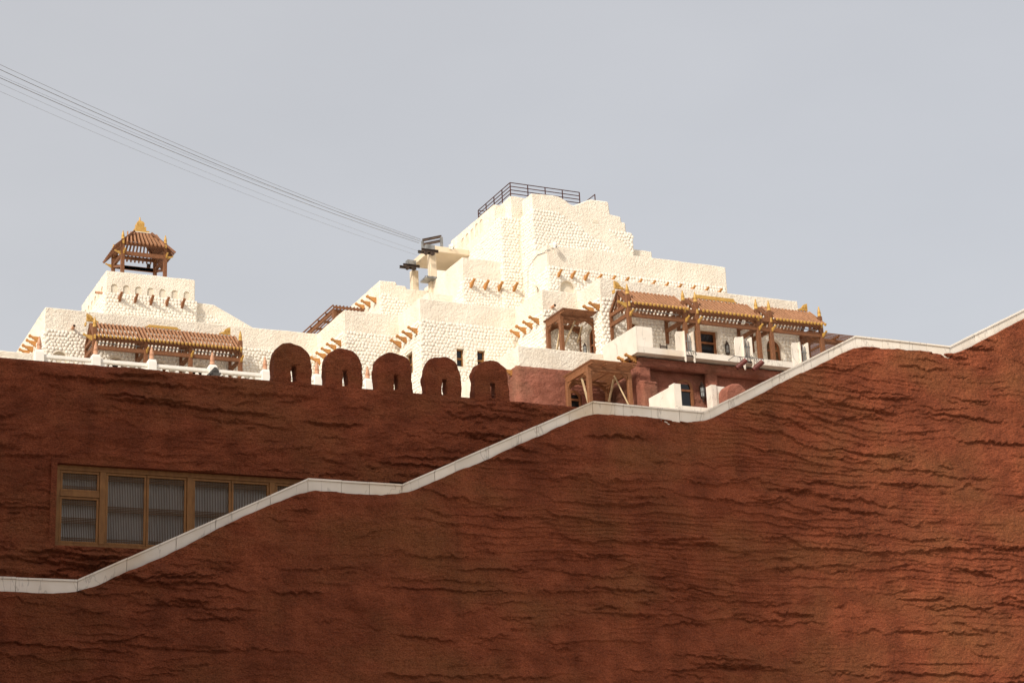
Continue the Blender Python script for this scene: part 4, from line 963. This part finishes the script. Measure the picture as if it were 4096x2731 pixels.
MB().box(xb-.35, xb-.2, Yb-.05, Yb+.05, zlow+.12, zlow+.28).build('flood_lamp', M['darksteel'], pv)
MB().box(xa+.09, xb-.09, Yb-.05, Yb+.05, zlow-.08, zlow+.07).build('beam', M['wood'], pv)

# ================================================================== BALUSTRADE on the left terrace
YBA = 60.0; zrl = 20.76; zfl = 19.7
ba = thing('balustrade', 'white zigzag balustrade with terracotta finials above the red wall', 'balustrade', (15, YBA, zfl))
bx = [AX(155.6,1420,YBA), AX(382,1440,YBA), AX(606,1460,YBA), AX(848.7,1480,YBA), AX(1060,1500,YBA), AX(1268,1520,YBA)]
bx.append(2*bx[-1]-bx[-2])
for x in bx:
    po = MB().add([(x+sx*a, YBA+sy*a, z) for z, a in ((zfl-.5,.155),(zrl+.06,.155),(zrl+.15,.12)) for sx, sy in ((-1,-1),(1,-1),(1,1),(-1,1))],
                  [(3,2,1,0),(8,9,10,11)]+[(b*4+k, b*4+(k+1)%4, b*4+4+(k+1)%4, b*4+4+k) for b in range(2) for k in range(4)]).build('post', M['marble' if 0 else 'white'], ba, bevel=.012)
    finial(po, (x, YBA, zrl+.15), 'terracotta', 1.18)
for a, b in zip(bx[:-1], bx[1:]):
    a += .157; b -= .157
    MB().box(a, b, YBA-.09, YBA+.09, zrl-.13, zrl).build('rail', M['white'], ba, bevel=.02)
    for xx in (a, b-.22): MB().box(xx+.001, xx+.219, YBA-.05, YBA+.05, zfl, zrl-.131).build('end_panel', M['white'], ba)
    a2, b2 = a+.221, b-.221; n = 4; wd = (b2-a2)/n; z1_, z0_ = zrl-.14, zrl-.44; t = .07
    for k in range(n):                                            # chevron bars
        c = a2+wd*(k+.5)
        MB().prism([(c-wd/2,z0_),(c-wd/2+t*1.4,z0_),(c,z1_-t*1.25),(c+wd/2-t*1.4,z0_),(c+wd/2,z0_),(c+t*.4,z1_-.002),(c-t*.4,z1_-.002)], YBA-.04, YBA+.04, FY).build('chevron', M['white'], ba, bevel=.008)
    MB().box(a2, b2, YBA-.06, YBA+.06, zfl, z0_-.002).build('lower_panel', M['white'], ba)
# dark tiled gable end poking up in front of the balustrade
Yg = 50.0; p0 = at(862,1468,Yg); hw = AX(892,1500,Yg)-p0.x
tg = thing('tiled_roof', 'small dark grey tiled gable poking above the red wall, before the balustrade', 'roof', (p0.x, Yg, 13.2))
MB().prism([(p0.x-hw*1.1,p0.z-.36),(p0.x-hw*.55,p0.z-.26),(p0.x-.10,p0.z-.1),(p0.x-.03,p0.z),(p0.x+.03,p0.z),(p0.x+.10,p0.z-.1),(p0.x+hw*.55,p0.z-.26),(p0.x+hw*1.1,p0.z-.36),(p0.x+hw*.4,p0.z-.42),(p0.x,p0.z-.24),(p0.x-hw*.4,p0.z-.42)], Yg, Yg+2.5, FY).build('gable_roof', M['tile'], tg)
MB().box(p0.x-hw*.8, p0.x+hw*.8, Yg+.1, Yg+2.4, 13.21, p0.z-.38).build('wall', M['plaster'], tg)
for s_ in (-1, 1):
    for k in range(3): MB().tube([(p0.x+s_*(.06+k*hw*.33), Yg-.02, p0.z-.10-k*.09), (p0.x+s_*(.06+k*hw*.33), Yg+2.5, p0.z-.10-k*.09)], .035, 8).build('ridge_tile', M['tile'], tg)

# ================================================================== CABLEWAY PLATFORM
Ys = 66.98; zs1, zs0 = 29.43, 29.16; xs0 = 28.83; xs1 = XTP-.02
cp_ = thing('cableway_platform', 'concrete cableway platform on two columns beside the tower', 'platform', (29.5, 68, 24))
MB().box(xs0, xs1, Ys, 69.1, zs0, zs1).build('deck', M['concrete'], cp_, bevel=.02)
c2 = at(1729,1060,Ys+.15); MB().box(c2.x-.15, c2.x+.15, Ys+.02, Ys+.32, 22.5, zs0-.002).build('column', M['concrete'], cp_, bevel=.02)
c1 = at(1657,1120,68.75); MB().box(c1.x-.15, c1.x+.15, 68.6, 68.9, 22.5, AZ(1657,1085,68.75)).build('column', M['concrete'], cp_, bevel=.02)
def ibeam(p, q, h=.09, wd=.08, mt='darksteel', name='steel_beam', par=None):
    p, q = Vector(p), Vector(q); m_ = MB(); z = Vector((0,0,1))
    m_.bar(p+z*h/2, q+z*h/2, wd, .018); m_.bar(p-z*h/2, q-z*h/2, wd, .018); m_.bar(p, q, .014, h-.02)
    return m_.build(name, M[mt], par or cp_)
def K(x, y, Y): return at(1560+x/3.92, 900+y/3.92, Y)
zt = K(495,235,67.2).z
A = K(508,240,67.8); ze = A.z; Bq = at(1560+825/3.92, 900+160/3.92, Z=ze)
Bq = Vector((A.x+.60, A.y-.69, ze))
ibeam((A.x,A.y,A.z), (Bq.x,Bq.y,Bq.z)); ibeam((A.x,A.y,A.z-.2), (Bq.x,Bq.y,Bq.z-.2))
for P_ in (A, Bq): MB().box(P_.x-.05, P_.x+.05, P_.y-.05, P_.y+.05, zs1+.002, P_.z-.04).build('steel_post', M['steel'], cp_)
def bracket_head(c, d=1.0):
    ibeam((c.x-.45,c.y-.28,c.z), (c.x+.32,c.y-.28,c.z), .09, .10); ibeam((c.x-.45,c.y+.12,c.z+.05), (c.x+.32,c.y+.12,c.z+.05), .09, .10)
    MB().box(c.x-.2, c.x+.2, c.y-.2, c.y+.06, c.z+.10, c.z+.30).build('gusset_plate', M['steel'], cp_)
    for k in (-.30, 0.0):
        MB().tube([(c.x+k, c.y-.40, c.z-.17), (c.x+k, c.y-.34, c.z-.17)], .085, 16).build('pulley', M['darksteel'], cp_)
        MB().box(c.x+k-.02, c.x+k+.02, c.y-.39, c.y-.35, c.z-.16, c.z-.06).build('pulley_hanger', M['darksteel'], cp_)
h2 = K(600,440,Ys-.1); bracket_head(Vector((h2.x+.02, Ys-.12, h2.z)))
h1 = K(320,680,68.4); bracket_head(Vector((h1.x-.02, 68.35, h1.z)))
pl = K(620,850,Ys-.1); MB().box(pl.x-.26, pl.x+.26, Ys-.35, Ys+.35, pl.z-.04, pl.z+.05).build('pulley_tray', M['steel'], cp_, bevel=.01)
for k in (-.12, .12): MB().tube([(pl.x+k, Ys-.1, pl.z+.06), (pl.x+k, Ys-.1, pl.z+.12)], .09, 14).build('pulley', M['darksteel'], cp_)
# cables to a mast out of view
ends = [((1682,957),(0,259),.006,'uppermost thin steel cable sloping up from the platform'),((1682,966),(0,279),.009,'thicker dark cable just under the uppermost one'),((1690,962),(0,303),.0035,'faint cable between the two dark cables'),
        ((1676,972),(0,312),.009,'lower of the two thick dark cables'),((1690,1010),(0,335),.0035,'pale hairline cable, second from the bottom'),((1668,1021),(0,366),.0035,'lowest pale hairline cable sloping up out of frame')]
for (e0, e1, rr, lab) in ends:
    P0 = at(*e0, Y=66.9); P1 = at(*e1, Y=52.0); P2 = P0+(P1-P0)*1.35; pts = []
    for k in range(41):
        t = k/40*1.35; q = P0.lerp(P1, t) if t <= 1 else P0+(P1-P0)*t
        pts.append(q-Vector((0,0,1))*(.55*4*t*(1.35-t)/1.82)*.8)
    # keep both seen ends on their pixels: sag is measured from a slightly raised chord
    off = .55*4*1*(.35)/1.82*.8
    pts = [p_+Vector((0,0,off*(k/40*1.35))) for k, p_ in enumerate(pts)]
    tag(MB().tube(pts, rr, 6).build('cable', M['cable']), lab, 'cable')

# ================================================================== ROOF RAILING on the tower
zr0 = ZTB; yr0 = YTP+.12; xr0 = XTB+.1
q = at(2040,731,yr0); hr = q.z-zr0; q2 = at(2317,769,yr0); yb_ = at(1913,844,X=q.x).y
rl = thing('roof_railing', 'thin brown pipe railing round the top of the tower', 'railing', (q.x, yr0, zr0))
xr0 = q.x; ztop = q.z
npst = [xr0+(q2.x-xr0)*k/4 for k in range(5)]
for x in npst: MB().box(x-.018, x+.018, yr0-.018, yr0+.018, zr0-1.2, ztop).build('post', M['rail'], rl)
for k in range(1, 5): y = yr0+(yb_-yr0)*k/4; MB().box(xr0-.018, xr0+.018, y-.018, y+.018, zr0-.7, ztop).build('post', M['rail'], rl)
for k in range(4):
    z = ztop-k*.165
    MB().bar((xr0,yr0,z), (q2.x,yr0,z), .03, .03).build('rail', M['rail'], rl); MB().bar((xr0,yr0+.02,z), (xr0,yb_,z), .03, .03).build('rail', M['rail'], rl)
    if k < 3: MB().bar((xr0,yb_,z), (xr0+.9,yb_,z), .03, .03).build('rail', M['rail'], rl)
a = at(2380,778,YT+.6); b = at(2337,806,YT+.6)
tag(MB().bar((a.x,YT+.6,a.z), (a.x,YT+2.0,a.z), .03, .03).bar((a.x,YT+.62,a.z), (a.x,YT+.62,a.z-.5), .035, .035).bar((a.x,YT+2.0,a.z), (a.x,YT+2.0,a.z-.8), .03, .03).build('handrail', M['rail']), 'short dark handrail stub on the stepped gable, right of the roof railing', 'handrail')

# ================================================================== SMALL FITTINGS
def cctv(name, label, p, axis):
    r = thing(name, label, 'camera', p); x, y, z = p; d = Vector((0,-1,0))
    MB().box(x-.05, x+.05, y-.03, y+.0, z-.02, z+.18).build('wall_plate', M['white'], r)
    MB().tube([(x,y-.01,z+.14), (x,y-.16,z+.17), (x,y-.24,z+.12)], .022, 8).build('arm', M['white'], r)
    MB().lathe((x, y-.25, z-.06), [(.05,0),(.095,.02),(.10,.09),(.085,.15),(.04,.19)], 16).build('hood', M['white'], r, smooth=True)
    MB().lathe((x, y-.25, z-.15), [(.02,0),(.06,.02),(.082,.06),(.08,.09)], 16).build('dome', M['white'], r, smooth=True)
    MB().tube([(x+.005, y-.33, z-.10), (x+.005, y-.345, z-.10)], .025, 10).build('lens', M['dark'], r)
p = at(2209,990,YT4-.02); cctv('security_camera', 'white dome security camera on the corner of the corbelled box', (p.x, YT4-.02, p.z), 0)
p = at(1800,995,Ys-.02); cctv('security_camera', 'white dome security camera on the cableway platform edge', (p.x, Ys-.02, p.z), 0)
pts = [at(2200,997,YT4-.03), at(2180,1004,YT4-.03), Vector((XT4-.02, YT4+.1, AZ(2176,1006,YT4))), at(2150,1020,X=XT4-.02), at(2134,1040,X=XT4-.02), at(2112,1075,YT-.02), at(2112,1170,YT-.02)]
tag(MB().tube(pts, .012, 6).build('camera_cable', M['steel']), 'thin grey cable running down the tower from the corner camera', 'cable')
def lantern(label, p, s=1.0):
    r = thing('wall_lantern', label, 'lantern', p); x, y, z = p
    MB().box(x-.03*s, x+.03*s, y-.02, y+.0, z-.12*s, z+.2*s).build('back_plate', M['darksteel'], r)
    MB().tube([(x,y-.01,z+.16*s), (x,y-.07*s,z+.3*s), (x,y-.13*s,z+.26*s)], .012*s, 6).build('arm', M['darksteel'], r)
    MB().lathe((x,y-.13*s,z+.10*s), [(.085*s,0),(.085*s,.02*s),(.05*s,.07*s),(.06*s,.08*s),(.02*s,.15*s),(.01*s,.2*s)], 10).build('cap', M['darksteel'], r)
    MB().lathe((x,y-.13*s,z-.20*s), [(.068*s,0),(.068*s,.295*s)], 10).build('glass', M['lampglass'], r)
    m_ = MB()
    for k in range(8):
        a = math.pi*k/4; m_.bar((x+.075*s*math.cos(a), y-.13*s+.075*s*math.sin(a), z-.21*s), (x+.075*s*math.cos(a), y-.13*s+.075*s*math.sin(a), z+.105*s), .012*s, .012*s)
    m_.lathe((x,y-.13*s,z-.06*s), [(.08*s,0),(.08*s,.015*s)], 10); m_.build('cage', M['darksteel'], r)
    MB().lathe((x,y-.13*s,z-.40*s), [(.006*s,0),(.03*s,.05*s),(.015*s,.08*s),(.06*s,.13*s),(.085*s,.17*s),(.085*s,.195*s)], 10).build('base', M['darksteel'], r)
p = at(2902,1396,YB4-.06); lantern('dark metal lantern on the pebble wall between door and balcony posts', (p.x, YB4-.07, p.z))
p = at(2802,1566,YR+.36); lantern('metal lantern on the red storey beside the arched window', (p.x, YR+.36, p.z), 1.1)
p = at(2324,1396,57.0); lantern('small lantern under the terrace pergola beside the arched door', (XB4-.28, 57.0, p.z), .8)
# chair back seen over the balcony slab
p = at(2655,1385,YBL+1.2); ck = thing('garden_chair', 'dark green metal chair back showing above the balcony slab', 'chair', (p.x, YBL+1.2, zsT))
for s_ in (-.14, .14):
    MB().box(p.x+s_-.014, p.x+s_+.014, YBL+1.2, YBL+1.225, zsT, p.z+.09).build('leg', M['darksteel'], ck)
    MB().box(p.x+s_-.014, p.x+s_+.014, YBL+.78, YBL+.805, zsT, p.z-.32).build('leg', M['darksteel'], ck)
MB().box(p.x-.125, p.x+.125, YBL+1.202, YBL+1.222, p.z-.01, p.z+.025).build('top_rail', M['darksteel'], ck)
MB().box(p.x-.155, p.x+.155, YBL+.78, YBL+1.198, p.z-.318, p.z-.29).build('seat', M['darksteel'], ck)
for k in range(5): MB().box(p.x-.10+k*.05-.012, p.x-.10+k*.05+.012, YBL+1.205, YBL+1.215, p.z-.28, p.z-.012).build('slat', M['darksteel'], ck)
# floodlights on a pipe under the balcony edge
a = at(2936,1424,YBL-.30); b = at(3056,1436,YBL-.30)
fr = thing('floodlight_rack', 'two maroon tube floodlights hung from a pipe below the balcony', 'floodlight', ((a.x+b.x)/2, YBL-.3, a.z-.3))
MB().tube([(a.x-.05,YBL,a.z-.06),(a.x,YBL-.3,a.z),(b.x,YBL-.3,a.z),(b.x+.05,YBL,a.z-.06)], .014, 8).build('pipe', M['steel'], fr)
for u, v in ((2968,1455),(3034,1461)):
    c = at(u, v, YBL-.32); c.z = a.z-.26
    d = Vector((.62,-.35,.55)).normalized()
    h_ = MB().tube([c-d*.26, c-d*.24, c+d*.2, c+d*.2], [.055,.085,.095,.09], 12).build('lamp_body', M['redlamp'], fr)
    MB().tube([c+d*.2, c+d*.222], .088, 14).build('lens_ring', M['steel'], h_)
    for k in range(3): MB().tube([c-d*(.16-.1*k), c-d*(.13-.1*k)], .102, 12).build('cooling_fin', M['redlamp'], h_)
    m_ = MB(); 
    for s_ in (-.07,.07): m_.bar((c.x+s_,c.y,c.z+.02), (c.x+s_*.5,YBL-.3,a.z-.014), .016, .016)
    m_.bar((c.x-.03,c.y-.09,c.z+.05), (c.x-.08,YBL-.3,a.z-.014), .012, .012); m_.build('yoke', M['darksteel'], fr)
